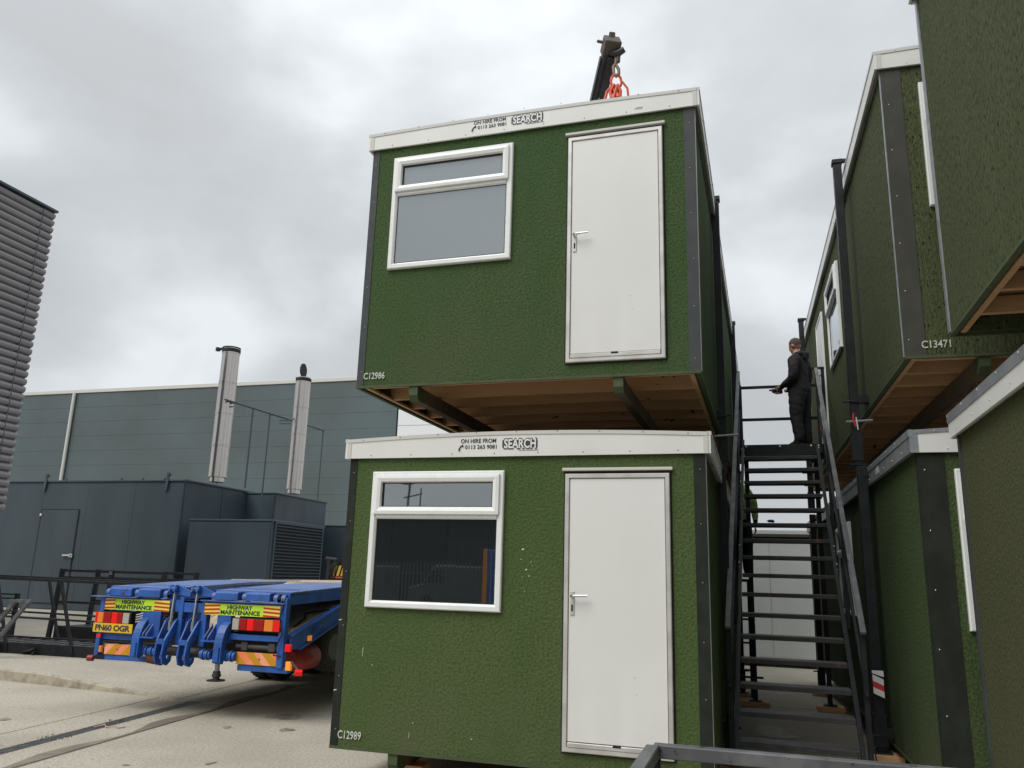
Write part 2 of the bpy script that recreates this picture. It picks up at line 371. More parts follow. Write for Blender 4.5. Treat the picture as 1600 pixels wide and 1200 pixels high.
def text_mesh(txt, width, height, depth=0.002, bold=0.0, xz=True, pos=(0, 0, 0), spacing=1.0):
    """flat lettering facing -Y, lower left corner at pos, stretched to width x height"""
    cu = bpy.data.curves.new('lettering', 'FONT'); cu.body = txt; cu.size = 1; cu.offset = bold; cu.extrude = 0.01
    cu.space_character = spacing; cu.resolution_u = 3
    ob = bpy.data.objects.new('lettering', cu); COL.objects.link(ob)
    bpy.context.view_layer.update()
    dg = bpy.context.evaluated_depsgraph_get()
    me = bpy.data.meshes.new_from_object(ob.evaluated_get(dg))
    COL.objects.unlink(ob); bpy.data.objects.remove(ob)
    xs = [v.co.x for v in me.vertices]; ys = [v.co.y for v in me.vertices]
    x0, x1, y0, y1 = min(xs), max(xs), min(ys), max(ys)
    for v in me.vertices:
        x = (v.co.x-x0)/(x1-x0)*width; z = (v.co.y-y0)/(y1-y0)*height; t = v.co.z/0.01
        v.co = (pos[0]+x, pos[1]-(t*0.5+0.5)*depth, pos[2]+z)
    me.name = 'lettering'
    return me
def lettering(name, txt, m, parent, pos, width, height, **k):
    me = text_mesh(txt, width, height, pos=pos, **k); me.materials.clear(); me.materials.append(m)
    return link(name, me, parent)

# ================================================================== GROUND
G = MB().add([(-400,-300,-.03),(400,-300,-.03),(400,400,-.03),(-400,400,-.03)], [(0,1,2,3)]).build('ground', JOINT, kind='structure')
far = MB()
# concrete beyond the slabs we can pick apart
SK = 0.113
def uv(u, w_): return (u-SK*w_, w_)
ubs = [-17.9, -13.4, -8.9, -3.89, -2.70, 1.75, 6.25, 10.75]
wbs = [-12.2, -8.2, -4.2, 1.79, 7.9, 13.9, 19.9]
gap = 0.011
def slab(u0, u1, w0, w1, m=CONC, top=0.0):
    g = gap
    p = [uv(u0+g, w0+g), uv(u1-g, w0+g), uv(u1-g, w1-g), uv(u0+g, w1-g)]
    mb = MB(); ch = 0.004
    c = (sum(a for a, b in p)/4, sum(b for a, b in p)/4)
    def sh(a, b):
        dx = c[0]-a; dy = c[1]-b; return (a+math.copysign(ch, dx), b+math.copysign(ch, dy))
    vs = [(a, b, -0.028) for a, b in p]+[(a, b, top-ch) for a, b in p]+[(*sh(a, b), top) for a, b in p]
    mb.add(vs, [(0,1,5,4),(1,2,6,5),(2,3,7,6),(3,0,4,7),(4,5,9,8),(5,6,10,9),(6,7,11,10),(7,4,8,11),(8,9,10,11)])
    return mb.build('concrete_slab', m, G)
for i in range(len(ubs)-1):
    for j in range(len(wbs)-1):
        if (ubs[i], ubs[i+1]) == (-3.89, -2.70):
            continue
        if ubs[i] > -2.8: continue
        slab(ubs[i], ubs[i+1], wbs[j], wbs[j+1])
for i in (4, 5, 6):
    for a, b in ((-12.2, -4.2), (-4.2, 6.4), (6.4, 13.9), (13.9, 19.9)): slab(ubs[i], ubs[i+1], a, b)
DU0, DU1 = -3.36, -3.20          # the drain runs up the narrow bay
ws = [-12.2, -4.2, -1.2, 1.79, 3.12]
for j in range(4):
    slab(-3.89, DU0+.004, ws[j], ws[j+1]); slab(DU1-.004, -2.70, ws[j], ws[j+1])
slab(-3.89, -2.70, 3.12, 7.9); slab(-3.89, -2.70, 7.9, 13.9); slab(-3.89, -2.70, 13.9, 19.9)
# far apron outside the slabs, one sheet each side
def sheet(name, pts, m, z, kind=None, parent=None):
    return MB().add([(a, b, z) for a, b in pts], [tuple(range(len(pts)))]).build(name, m, parent, kind=kind)
sheet('yard_beyond', [(-300,-280),(300,-280),(300,380),(-300,380)], CONCD, -.024, 'structure')
_q = [uv(-17.9, -12.2), uv(10.75, -12.2), uv(10.75, 19.9), uv(-17.9, 19.9)]
MB().add([(a, b, -.0045) for a, b in _q], [(0, 1, 2, 3)]).build('joint_filler', JOINT, G)
# drain channel
dr = MB()
w_ = -8.0
while w_ < 3.08:
    a, b = uv(DU0+.012, w_), uv(DU1-.012, w_); c_, d_ = uv(DU1-.012, w_+.035), uv(DU0+.012, w_+.035)
    dr.add([(*a,.0005),(*b,.0005),(*c_,.0005),(*d_,.0005),(*a,-.003),(*b,-.003),(*c_,-.003),(*d_,-.003)], [(0,1,2,3),(0,1,5,4),(2,3,7,6)])
    w_ += 0.055
drain = dr.build('drain_grating', DRAIN, G, kind='stuff')
MB().add([(*uv(DU0, -8),.001),(*uv(DU0+.014, -8),.001),(*uv(DU0+.014, 3.1),.001),(*uv(DU0, 3.1),.001),
          (*uv(DU1-.014, -8),.001),(*uv(DU1, -8),.001),(*uv(DU1, 3.1),.001),(*uv(DU1-.014, 3.1),.001)], [(0,1,2,3),(4,5,6,7)]).build('drain_edge', DRAIN, G)
# stained band along the joint right of the drain
st = MB(); pts = []
for k in range(30):
    w0 = -2.0+k*0.24
    wd = 0.10+0.07*math.sin(k*0.9)+0.03*random.random()
    pts.append((uv(-2.715-wd, w0), uv(-2.715, w0)))
for k in range(len(pts)-1):
    st.add([(*pts[k][0],.004),(*pts[k][1],.004),(*pts[k+1][1],.004),(*pts[k+1][0],.004)], [(0,1,2,3)])
st.build('damp_stain', DAMP, G)
# raised apron with its worn kerb
RA = MB()
kl = [(-40.0, 7.2), (-14.0, 4.28), (-9.0, 3.70), (-7.36, 3.50), (-6.2, 3.37), (-5.3, 3.27), (-4.6, 3.20), (-3.95, 3.13)]
def ht(x): return 0.15*max(0, min(1, (-3.9-x)/2.6))+0.002
top = []
for i in range(len(kl)-1):
    for q in range(8):
        t = q/8; x = kl[i][0]*(1-t)+kl[i+1][0]*t; y = kl[i][1]*(1-t)+kl[i+1][1]*t
        top.append((x, y+random.uniform(-.012, .012)))
top.append(kl[-1])
rows = []
for x, y in top:
    h = ht(x)
    rows.append([(x, y-.012, -.02), (x, y, max(h-.022, 0)), (x, y+.03, h), (x-.35, y+3, h), (x-1.2, y+10, h), (x-1.8, 24.0, h), (x-4.0, 42.0, h)])
for i in range(len(rows)-1):
    o = len(RA.v); RA.v += rows[i]+rows[i+1]; n = 7
    for k in range(n-1):
        RA.f.append((o+k, o+n+k, o+n+k+1, o+k+1)); RA.m.append(1 if k < 2 else 0); RA.sm.append(False)
RA.build('raised_pavement', [CONC, KERBM], kind='structure')
# scraps by the drain
tag(MB().tube([(-3.39,1.12,.01),(-3.33,1.20,.03),(-3.27,1.16,.012),(-3.20,1.22,.02),(-3.15,1.20,.01),(-3.12,1.27,.012)], .007, 5).build('plastic_strap', PINK),
    'short twist of pink plastic strapping lying on the drain grating', 'strap')
ms = MB()
for k in range(46):
    a, b = uv(random.choice([DU0, DU1])+random.uniform(-.05, .05), random.choice([random.uniform(.45, .75), random.uniform(1.3, 1.6)]))
    h = random.uniform(.01, .03); t = random.uniform(0, 6)
    ms.add([(a, b, 0), (a+.012*math.cos(t), b+.012*math.sin(t), 0), (a+.006+random.uniform(-.02, .02), b+random.uniform(-.02, .02), h)], [(0,1,2)])
tag(ms.build('weeds', MOSS, kind='stuff'), 'tiny weeds growing along the drain grating', 'weeds')

def blot(name, cx, cy, rx, ry, m, seed, z=.0042, lab=None):
    rr = random.Random(seed); n = 22
    ph_ = [rr.uniform(0, 6.28) for _ in range(3)]
    pts = []
    for k in range(n):
        t = 2*math.pi*k/n; q = 1+.22*math.sin(2*t+ph_[0])+.14*math.sin(3*t+ph_[1])+.10*math.sin(5*t+ph_[2])
        pts.append((cx+rx*q*math.cos(t), cy+ry*q*math.sin(t), z))
    return MB().add(pts, [tuple(range(n))]).build(name, m, G)
OIL = mat('oil_stain', (0.17, 0.155, 0.13), 0.6, var=(0.30, 0.275, 0.23), vs=9, vr=(0.40, 0.58))
for i, (a, b, c, d) in enumerate(((-2.0, 2.6, .16, .22), (-1.55, 1.9, .07, .10), (-2.2, 1.75, .05, .05), (-1.3, .25, .04, .05), (-4.6, 1.1, .06, .09), (-1.9, -.1, .03, .03), (3.7, .3, .2, .3), (3.5, 4.2, .22, .4))):
    blot('oil_stain', a, b, c, d, OIL, i+3)
gr = MB()
for k in range(900):
    u_ = random.uniform(-8, 2.6); w_ = random.choice((random.uniform(-2.5, 3.0), random.uniform(-2.5, 8)))
    if u_ > -2.75 and random.random() < .35: w_ = random.uniform(-2.5, 1)
    a, b = uv(u_, w_) if random.random() < .75 else uv(random.choice((-3.89, -2.70, DU0-.02, DU1+.02))+random.gauss(0, .035), w_)
    q = random.uniform(.003, .009); zb = ht(a)+.004 if b > 3.2-.12*(a+4) else .003
    gr.add([(a-q, b-q*.7, zb-.004), (a+q, b-q*.6, zb-.004), (a+q*.3, b+q, zb-.004), (a, b, zb+q*.8)], [(0,1,3),(1,2,3),(2,0,3)])
tag(gr.build('grit', KERBM, kind='stuff'), 'loose grit scattered over the concrete yard', 'grit')
# ================================================================== CABINS
def roof_h(x, W, e=0.150, c=0.205):
    t = (x/W-.5)*2
    return e+(c-e)*(1-t*t)

def window(parent, x0, x1, z0, z1, glass_top, glass_low, fn=None, split=0.40):
    """uPVC window standing proud of the wall plane y=0 (fn maps it to another wall)"""
    fn = fn or (lambda x, y, z: (x, y, z))
    fr = MB(); fr.frame(x0, x1, z0, z1, [(0, 0), (0, -.028), (.008, -.036), (.040, -.036), (.052, -.024), (.060, -.010), (.060, 0)], fn=fn)
    zt = z1-split
    tb = [(zt-.004, 0), (zt-.004, -.020), (zt+.008, -.034), (zt+.030, -.034), (zt+.040, -.022), (zt+.040, 0)]
    fr.prism(tb, lambda a, b, t: fn((x1-.055) if t else (x0+.055), b, a))
    w_ = fr.build('window', UPVC, parent)
    s = MB().frame(x0+.032, x1-.032, zt+.032, z1-.030, [(0, -.034), (.004, -.056), (.030, -.060), (.058, -.052), (.066, -.030), (.068, -.014)], fn=fn)
    s.build('opening_sash', UPVC, w_)
    g = MB().frame(x0+.098, x1-.098, zt+.098, z1-.096, [(0, -.030), (.006, -.030), (.006, -.012)], fn=fn)
    g.frame(x0+.058, x1-.058, z0+.058, zt-.002, [(0, -.014), (.006, -.014), (.006, -.008)], fn=fn); g.build('gasket', GASKET, w_)
    for (a, b, c, d, gm, y) in ((x0+.100, x1-.100, zt+.100, z1-.098, glass_top, -.013), (x0+.062, x1-.062, z0+.062, zt-.006, glass_low, -.009)):
        MB().add([fn(a, y, c), fn(b, y, c), fn(b, y, d), fn(a, y, d), fn(a, 0.0, c), fn(b, 0, c), fn(b, 0, d), fn(a, 0, d)],
                 [(0,1,2,3),(0,1,5,4),(1,2,6,5),(2,3,7,6),(3,0,4,7)]).build('pane', gm, w_)
    return w_

def door(parent, x0, x1, z0, z1, fn=None, hood=True, fm=ALU):
    fn = fn or (lambda x, y, z: (x, y, z))
    def fb(mb, a, b, c, d, e, f, m=0):
        vs = [fn(*p) for p in [(a,c,e),(b,c,e),(b,d,e),(a,d,e),(a,c,f),(b,c,f),(b,d,f),(a,d,f)]]
        return mb.add(vs, [(0,3,2,1),(4,5,6,7),(0,1,5,4),(1,2,6,5),(2,3,7,6),(3,0,4,7)], m)
    fb(MB(), x0-.014, x1+.014, -.004, 0, z0-.012, z1+.014).build('door_gap', REVEAL, parent)
    f = MB().frame(x0, x1, z0, z1, [(0, -.004), (0, -.026), (.006, -.032), (.032, -.032), (.036, -.022), (.036, -.006)], fn=fn)
    fr = f.build('door_frame', fm, parent)
    lf = fb(MB(), x0+.040, x1-.040, -.022, -.006, z0+.075, z1-.040).build('door', DOOR, parent, bevel=.003)
    sb = MB(); fb(sb, x0+.040, x1-.040, -.034, -.008, z0+.036, z0+.070); sb.build('weather_bar', ALU, lf, bevel=.004)
    cb = MB(); fb(cb, (x0+x1)/2-.03, (x0+x1)/2+.03, -.037, -.030, z0+.060, z0+.074); cb.build('drain_slot', REVEAL, lf)
    hz = z0+1.02
    pl = MB(); fb(pl, x0+.052, x0+.085, -.030, -.022, hz-.03, hz+.15); hd = pl.build('handle_plate', ALU, lf, bevel=.003)
    hn = MB(); p0 = Vector((x0+.068, -.03, hz+.115))
    hn.tube([fn(*p0), fn(p0.x, -.075, p0.z), fn(p0.x+.03, -.078, p0.z+.002), fn(p0.x+.13, -.075, p0.z+.006)], [.009, .009, .010, .008], 8)
    hn.build('lever_handle', CHROME, lf)
    kb = MB(); fb(kb, x0+.062, x0+.075, -.0315, -.029, hz+.0, hz+.05); kb.build('keyhole', REVEAL, lf)
    if hood:
        hb = MB(); fb(hb, x0-.025, x1+.025, -.034, 0, z1+.024, z1+.048); hb.build('drip_strip', PARA, parent, bevel=.003)
    return lf

JOIST_ME = {}
def cabin(name, label, loc, rz, W, L, H, wall_m, trim_m, cabgroup, front=True, code=None, glass=(PANE_TOP, PANE_DARK), top_trim=PARA,
          corner_w=0.085, edge_m=ALU, legs=(), joists=True, logo=False, side_open=(), ink=INK, screw_m=SCREW, edge_side='both', win=True, dr=True, cam=0.055, trim_h=.031, side_m=None, wx=0.0, wz=0.0):
    t = thing(name, label, 'site cabin', loc, rz, cabgroup)
    T = 0.05
    box('front_wall', 0, W, 0, T, .0, H, wall_m, t); box('rear_wall', 0, W, L-T, L, 0, H, wall_m, t)
    box('side_wall', 0, T, T, L-T, 0, H, wall_m, t); box('side_wall', W-T, W, T, L-T, 0, H, wall_m, t)
    box('bottom_rail', -.006, W+.006, -.012, .006, -.022, .0, EDGE, t); box('bottom_rail', -.006, W+.006, L-.006, L+.012, -.022, .0, EDGE, t)
    box('bottom_rail', -.006, .03, .007, L-.007, -.022, .0, EDGE, t); box('bottom_rail', W-.03, W+.006, .007, L-.007, -.022, 0, EDGE, t)
    # corner trims: an angle strip folded round each front corner
    for x0, x1, sx in ((-.006, corner_w-(.022 if corner_w < .1 else 0), -1), (W-corner_w, W+.006, 1)):
        a = MB().box(x0, x1, -.006, -.001, .001, H)
        xs = (-.006, -.001) if sx < 0 else (W+.001, W+.006)
        a.box(xs[0], xs[1], -.001, .045, .001, H); a.build('corner_trim', trim_m, t)
        xe = -.012 if sx < 0 else W+.006
        MB().box(xe, xe+.006, .012, .040, .001, H).build('edge_strip', edge_m, t)
    for x0, x1, sx in ((-.006, corner_w, -1), (W-corner_w, W+.006, 1)):
        a = MB().box(x0, x1, L+.001, L+.006, .001, H)
        xs = (-.012, -.001) if sx < 0 else (W+.001, W+.012)
        a.box(xs[0], xs[1], L-.045, L+.006, .001, H); a.build('corner_trim', edge_m if edge_side == 'rear' else trim_m, t)
    # roof
    n = 18
    xs = [-.03+(W+.06)*i/n for i in range(n+1)]
    hh = [roof_h(min(max(x, 0), W), W, c=.15+cam) for x in xs]
    rf = MB()
    for i in range(n):
        a, b = xs[i], xs[i+1]
        rf.add([(a, -.01, H+hh[i]-.012), (b, -.01, H+hh[i+1]-.012), (b, L+.01, H+hh[i+1]-.012), (a, L+.01, H+hh[i]-.012),
                (a, -.01, H+.004), (b, -.01, H+.004), (b, L+.01, H+.004), (a, L+.01, H+.004)], [(0,1,2,3),(7,6,5,4)])
    rf.build('roof', FELT, t)
    for y0, y1 in ((-.030, -.010), (L+.010, L+.030)):
        fa = MB(); tp = MB()
        pf = [(x, H+h_-.026) for x, h_ in zip(xs, hh)]
        fa.plate_xz([(xs[-1], H-.014), (xs[0], H-.014)]+pf, y0, y1)
        fo = fa.build('fascia', WHITE, t)
        sg = -1 if y0 < 0 else 1
        for i in range(n):
            a, b = xs[i], xs[i+1]; yo = y0-.006 if sg < 0 else y1+.006; yi = y1 if sg < 0 else y0
            tp.add([(a, yo, H+hh[i]-.026), (b, yo, H+hh[i+1]-.026), (b, yo, H+hh[i+1]+.004), (a, yo, H+hh[i]+.004),
                    (a, yi, H+hh[i]-.026), (b, yi, H+hh[i+1]-.026), (b, yi, H+hh[i+1]+.004), (a, yi, H+hh[i]+.004)],
                   [(0,1,2,3),(3,2,6,7),(0,4,5,1)])
        tp.build('top_trim', top_trim, fo)
        for xa in (xs[0]-.003, xs[-1]-.035):
            ya, yb = (y0-.004, y0) if sg < 0 else (y1, y1+.004)
            box('end_cap', xa, xa+.038, ya, yb, H-.016, H+.122, top_trim, fo)
    for sx in (-1, 1):
        xa, xb = (-.052, -.032) if sx < 0 else (W+.032, W+.052)
        fo = box('fascia', xa, xb, -.028, L+.028, H-.014, H+.158-trim_h, side_m or WHITE, t)
        MB().box(xa-.006, xb+.006, -.03, L+.03, H+.159-trim_h, H+.158).build('top_trim', top_trim, fo)
    # screws
    sc = MB()
    for i in range(9):
        x = .12+(W-.24)*i/8; z = H+roof_h(x, W)-.012
        sc.ball((x, -.038, z), .0055, 1, .6, 1, 4)
    for i in range(8):
        x = .2+(W-.4)*i/7; sc.ball((x, -.031, H+.012), .006, 1, .6, 1, 4)
    for x in (.035, W-.035):
        for k in range(6): sc.ball((x+random.uniform(-.006, .006), -.007, .12+k*.42+random.uniform(-.02, .02)), .0055, 1, .6, 1, 4)
    for sx in (-.055, W+.055):
        y = .3
        while y < L:
            sc.ball((sx, y, H+.03), .006, .6, 1, 1, 4); sc.ball((sx*1.0+(-.004 if sx < 0 else .004), y+.22, H+.142), .006, .6, 1, 1, 4); y += .42
    sc.build('screws', screw_m, t, kind='stuff')
    # floor
    box('floor', T, W-T, T, L-T, .130, .150, PLY, t)
    if joists:
        key = round(W, 2)
        if key not in JOIST_ME: JOIST_ME[key] = MB().box(T+.002, W-T-.002, -.022, .022, 0, .118).mesh('joist', TIMBER, .004)
        y = .13
        while y < L-.1:
            j = link('joist', JOIST_ME[key], t); j.location = (0, y, random.uniform(-.008, .010)); y += .46
        for xa in (T, W-T-.045):
            box('rim_joist', xa+.003, xa+.042, T+.003, L-T-.003, -.012, .008, TIMBER, t)
    for bx in (.52, W-.70):
        prof = [(.012, -.020), (.012, -.10), (.045, -.145), (L-.045, -.145), (L-.012, -.10), (L-.012, -.020)]
        b = MB().plate_yz(prof, bx, bx+.075)
        bo = b.build('bearer', DTIMB, t)
        for ya in (.002, L-.162):
            pr = [(ya, -.0195), (ya, -.104), (ya+.035, -.150), (ya+.16, -.150), (ya+.16, -.0195)] if ya < 1 else [(ya, -.0195), (ya, -.150), (ya+.125, -.150), (ya+.16, -.104), (ya+.16, -.0195)]
            MB().plate_yz(pr, bx-.004, bx+.079).build('bearer_end', EDGE, bo)
    # openings
    if front:
        if win: window(t, .233+wx, 1.43+wx, 1.10+wz, 2.238+wz, glass[0], glass[1])
        if dr: door(t, 1.947, 2.781, .113, 2.205)
    for kind_, ya, yb, za, zb in side_open:        # openings in the left wall (x = 0), facing -x
        fn = lambda x, y, z: (y, x, z)
        if kind_ == 'w': window(t, ya, yb, za, zb, PANE_SKY, PANE_SKY, fn=fn)
        else: door(t, ya, yb, za, zb, fn=fn, hood=False, fm=UPVC)
    if code:
        lettering('stencilled_code', code, STENCIL, t, (corner_w-.03 if not logo else corner_w-.022, -.0085, .058), .21, .062, bold=.012, depth=.0015)
    if logo:
        y = -.0315
        lettering('lettering', 'ON HIRE FROM', ink, t, (1.035, y, H+.101), .315, .037, bold=.018, depth=.0015)
        lettering('lettering', '0113 263 9081', ink, t, (1.075, y, H+.050), .280, .035, bold=.018, depth=.0015)
        ph = MB().tube([(1.022, y, H+.040), (1.024, y, H+.056), (1.036, y, H+.074), (1.058, y, H+.082)], [.010, .006, .006, .010], 8)
        ph.build('telephone_symbol', ink, t)
        band = MB().box(1.405, 1.71, y-.001, y, H+.058, H+.120); band.build('logo_band', ink, t)
        lettering('logo_outline', 'SEARCH', ink, t, (1.413, y-.0012, H+.042), .292, .096, bold=.060, depth=.001, spacing=1.0)
        lettering('logo_lettering', 'SEARCH', LOGOW, t, (1.421, y-.0026, H+.050), .276, .080, bold=.030, depth=.001, spacing=1.04)
        box('logo_rule', 1.55, 1.72, y-.001, y, H+.032, H+.035, ink, t)
    for (x, y, z0, arm, rad) in legs:
        lg = MB().box(x-rad, x+rad, y-rad, y+rad, z0+.012, H+.165)
        lo = lg.build('jack_leg', STEEL, t, bevel=.004)
        ex = 0.0 if x < 0 else W
        a = MB().box(min(x, ex), max(x, ex), y-.045, y-.005, H+.175, H+.215) if arm else MB().box(min(x, ex)-.0, max(x, ex), y-.05, y+.05, H+.060, H+.10)
        if arm: a.box(x-rad-.012, x+rad+.012, y-rad-.012, y+rad+.012, H+.167, H+.215)
        a.build('leg_bracket', STEEL, lo, bevel=.003)
        fp = MB().box(x-.085, x+.085, y-.085, y+.085, z0, z0+.012).box(x-rad-.012, x+rad+.012, y-rad-.012, y+rad+.012, z0+.05, z0+.34)
        fp.build('foot', STEEL, lo, bevel=.002)
        MB().box(min(x, ex)-.02, max(x, ex)+.0, y-.06, y+.06, .05, .12).tube([(x-.12, y-.05, .06), (x+.10, y-.05, .07)], .012, 6).build('leg_clamp', STEEL, lo)
        MB().tube([(x-.1, y-.10, -.16), (x+.16, y-.06, -.14)], .012, 6).build('locking_pin', GALV, lo)
    return t

W, H, LG = 3.05, 2.371, 9.75
leg_r = .038
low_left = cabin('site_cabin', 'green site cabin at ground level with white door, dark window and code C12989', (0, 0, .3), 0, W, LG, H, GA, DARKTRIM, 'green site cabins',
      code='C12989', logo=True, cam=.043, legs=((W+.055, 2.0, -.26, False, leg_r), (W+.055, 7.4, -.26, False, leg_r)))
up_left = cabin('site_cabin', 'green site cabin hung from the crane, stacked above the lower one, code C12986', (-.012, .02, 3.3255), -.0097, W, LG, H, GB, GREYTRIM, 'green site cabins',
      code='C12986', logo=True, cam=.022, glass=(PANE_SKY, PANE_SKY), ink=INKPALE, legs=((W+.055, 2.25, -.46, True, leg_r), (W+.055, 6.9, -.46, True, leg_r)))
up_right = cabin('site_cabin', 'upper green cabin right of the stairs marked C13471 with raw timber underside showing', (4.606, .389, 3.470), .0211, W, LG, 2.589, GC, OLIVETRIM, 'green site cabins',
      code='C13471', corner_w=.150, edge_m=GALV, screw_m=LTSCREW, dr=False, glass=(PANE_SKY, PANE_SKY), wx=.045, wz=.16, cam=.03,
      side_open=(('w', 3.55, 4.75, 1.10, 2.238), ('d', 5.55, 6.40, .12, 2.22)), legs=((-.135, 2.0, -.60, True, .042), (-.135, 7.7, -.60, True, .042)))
low_right = cabin('site_cabin', 'lower green cabin right of the stairs with wide dark corner strip', (4.585, .15, .3), .0211, W, LG+.2, 2.375, GD, DARKTRIM, 'green site cabins',
      corner_w=.175, edge_m=DARKTRIM, top_trim=GALV, screw_m=LTSCREW, dr=False, side_m=GALV, trim_h=.055, side_open=(('w', 4.0, 5.2, 1.05, 2.15),),
      legs=((-.11, 2.05, -.085, False, .045), (-.11, 7.9, -.26, False, .045)))
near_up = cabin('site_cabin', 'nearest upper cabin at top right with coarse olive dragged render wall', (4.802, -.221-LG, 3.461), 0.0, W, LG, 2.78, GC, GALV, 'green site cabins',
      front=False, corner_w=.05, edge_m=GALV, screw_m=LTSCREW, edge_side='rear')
near_low = cabin('site_cabin', 'nearest ground level cabin at right edge under white fascia with steel capping', (4.79, -.221-LG, .3), 0.0, W, LG, 2.42, GE, GREYTRIM, 'green site cabins',
      front=False, corner_w=.05, edge_m=DARKTRIM, top_trim=GALV, screw_m=LTSCREW, edge_side='x', trim_h=.066)
fk = MB(); rr = random.Random(8)
for (px, pz, q) in ((1.60, 1.60, .012), (1.585, 1.52, .006), (1.67, 1.50, .006), (1.63, 1.44, .008), (1.655, 1.39, .007), (1.60, 1.38, .005), (1.68, 1.47, .004), (.33, .64, .006), (1.22, .14, .008), (.72, .22, .006), (1.62, 1.27, .004)):
    pts = [(px+q*rr.uniform(.6, 1.2)*math.cos(t), -.0035, pz+q*rr.uniform(.5, 1.0)*math.sin(t)) for t in [k*1.05 for k in range(6)]]
    fk.add(pts, [tuple(range(6))])
for (px, z0, z1) in ((.235, .70, .78), (.265, .07, .12), (.69, .10, .15)):
    fk.add([(px-.002, -.0035, z0), (px+.002, -.0035, z0+.01), (px+.004, -.0035, z1), (px-.001, -.0035, z1-.01)], [(0,1,2,3)])
for z in (.98, .42):
    fk.add([(-.004, -.0075, z), (.022, -.0075, z+.006), (.024, -.0075, z+.014), (-.004, -.0075, z+.010)], [(0,1,2,3)])
fk.build('paint_flecks', STENCIL, low_left, kind='stuff')
blt = MB().add([(2.545, -.0312, H+.026), (2.61, -.0312, H+.024), (2.62, -.0312, H+.038), (2.59, -.0312, H+.046), (2.55, -.0312, H+.040)], [(0,1,2,3,4)]).build('torn_label', mat('torn_label_residue', (.42, .34, .22), .8, var=(.6, .55, .45), vs=40), up_left)
# white paint scar on the side fascia of the lower right cabin and orange warning tape on its leg
tg = MB()
for k in range(3):
    tg.add([(4.428, 2.11, .90-k*.055), (4.520, 2.11, .86-k*.055), (4.520, 2.11, .805-k*.055), (4.428, 2.11, .845-k*.055)], [(0,1,2,3)], k % 2)
tg.add([(4.425, 2.109, .935), (4.524, 2.109, .935), (4.524, 2.109, .88), (4.425, 2.109, .91)], [(0,1,2,3)], 0)
# the strips wrap the leg
tp_ = tg.build('warning_tape', [VANW, REDTAG])
tp_.location = (-.04, -.005, 0)
tag(tp_, 'red and white hazard tape wrapped round the leg of the lower right cabin', 'tape')

sc_ = MB()
scp = [(-.10, .0), (-.02, .03), (.12, .028), (.16, .055), (.155, .085), (.02, .092), (-.03, .075), (-.05, .04)]
sc_.add([(-.0545, 1.42+a, 2.372+b) for a, b in scp], [tuple(range(8))]).build('paint_scar', VANW, low_right)
for (x, y, z, ln, lab) in ((4.385, 2.08, 3.36, .14, 'red and white strap end hanging from the leg joint right of the stairs'), (4.36, 5.75, 3.95, .16, 'red strap hanging beside the upper right cabin door')):
    o = MB().tube([(0, 0, 0), (-.01, 0, -ln*.4), (.012, 0, -ln)], [.008, .012, .009], 6, 0).tube([(.02, 0, -ln*.3), (.03, 0, -ln*1.2)], .007, 6, 1).build('strap', [REDTAG, VANW])
    o.location = (x, y, z); tag(o, lab, 'strap')
# packing timbers below legs and bearers
def pad(x, y, z0, z1, sx, sy, lab, m=TIMBER, rz=0.0):
    o = box('timber_pad', -sx/2, sx/2, -sy/2, sy/2, 0, z1-z0, m, None, .004)
    o.location = (x, y, z0); o.rotation_euler = (0, 0, rz)
    return tag(o, lab, 'timber pad', 'timber pads under the cabins')
zf = .3-.085
pad(4.43, 2.2, .002, .075, .42, .30, 'bottom timber block of the stack under the right cabin leg')
pad(4.44, 2.2, .078, .145, .40, .28, 'middle timber block of the stack under the right cabin leg', rz=.05)
pad(4.43, 2.19, .148, zf-.003, .36, .27, 'top timber block of the stack under the right cabin leg', rz=-.03)
pad(4.33, 8.05, .002, .037, .35, .3, 'timber pad under the far leg of the right cabin')
pad(3.105, 2.0, .002, .037, .35, .3, 'timber pad under the near leg of the left cabin')
pad(3.105, 7.4, .002, .037, .35, .3, 'timber pad under the far leg of the left cabin')
for i, (x, y) in enumerate(((.56, .35), (2.39, .35), (.56, 9.3), (2.39, 9.3))):
    pad(x, y, .002, .148, .3, .2, ('timber packer under the front left bearer of the ground cabin', 'timber packer under the front right bearer of the ground cabin',
        'timber packer under the rear left bearer of the ground cabin', 'timber packer under the rear right bearer of the ground cabin')[i])

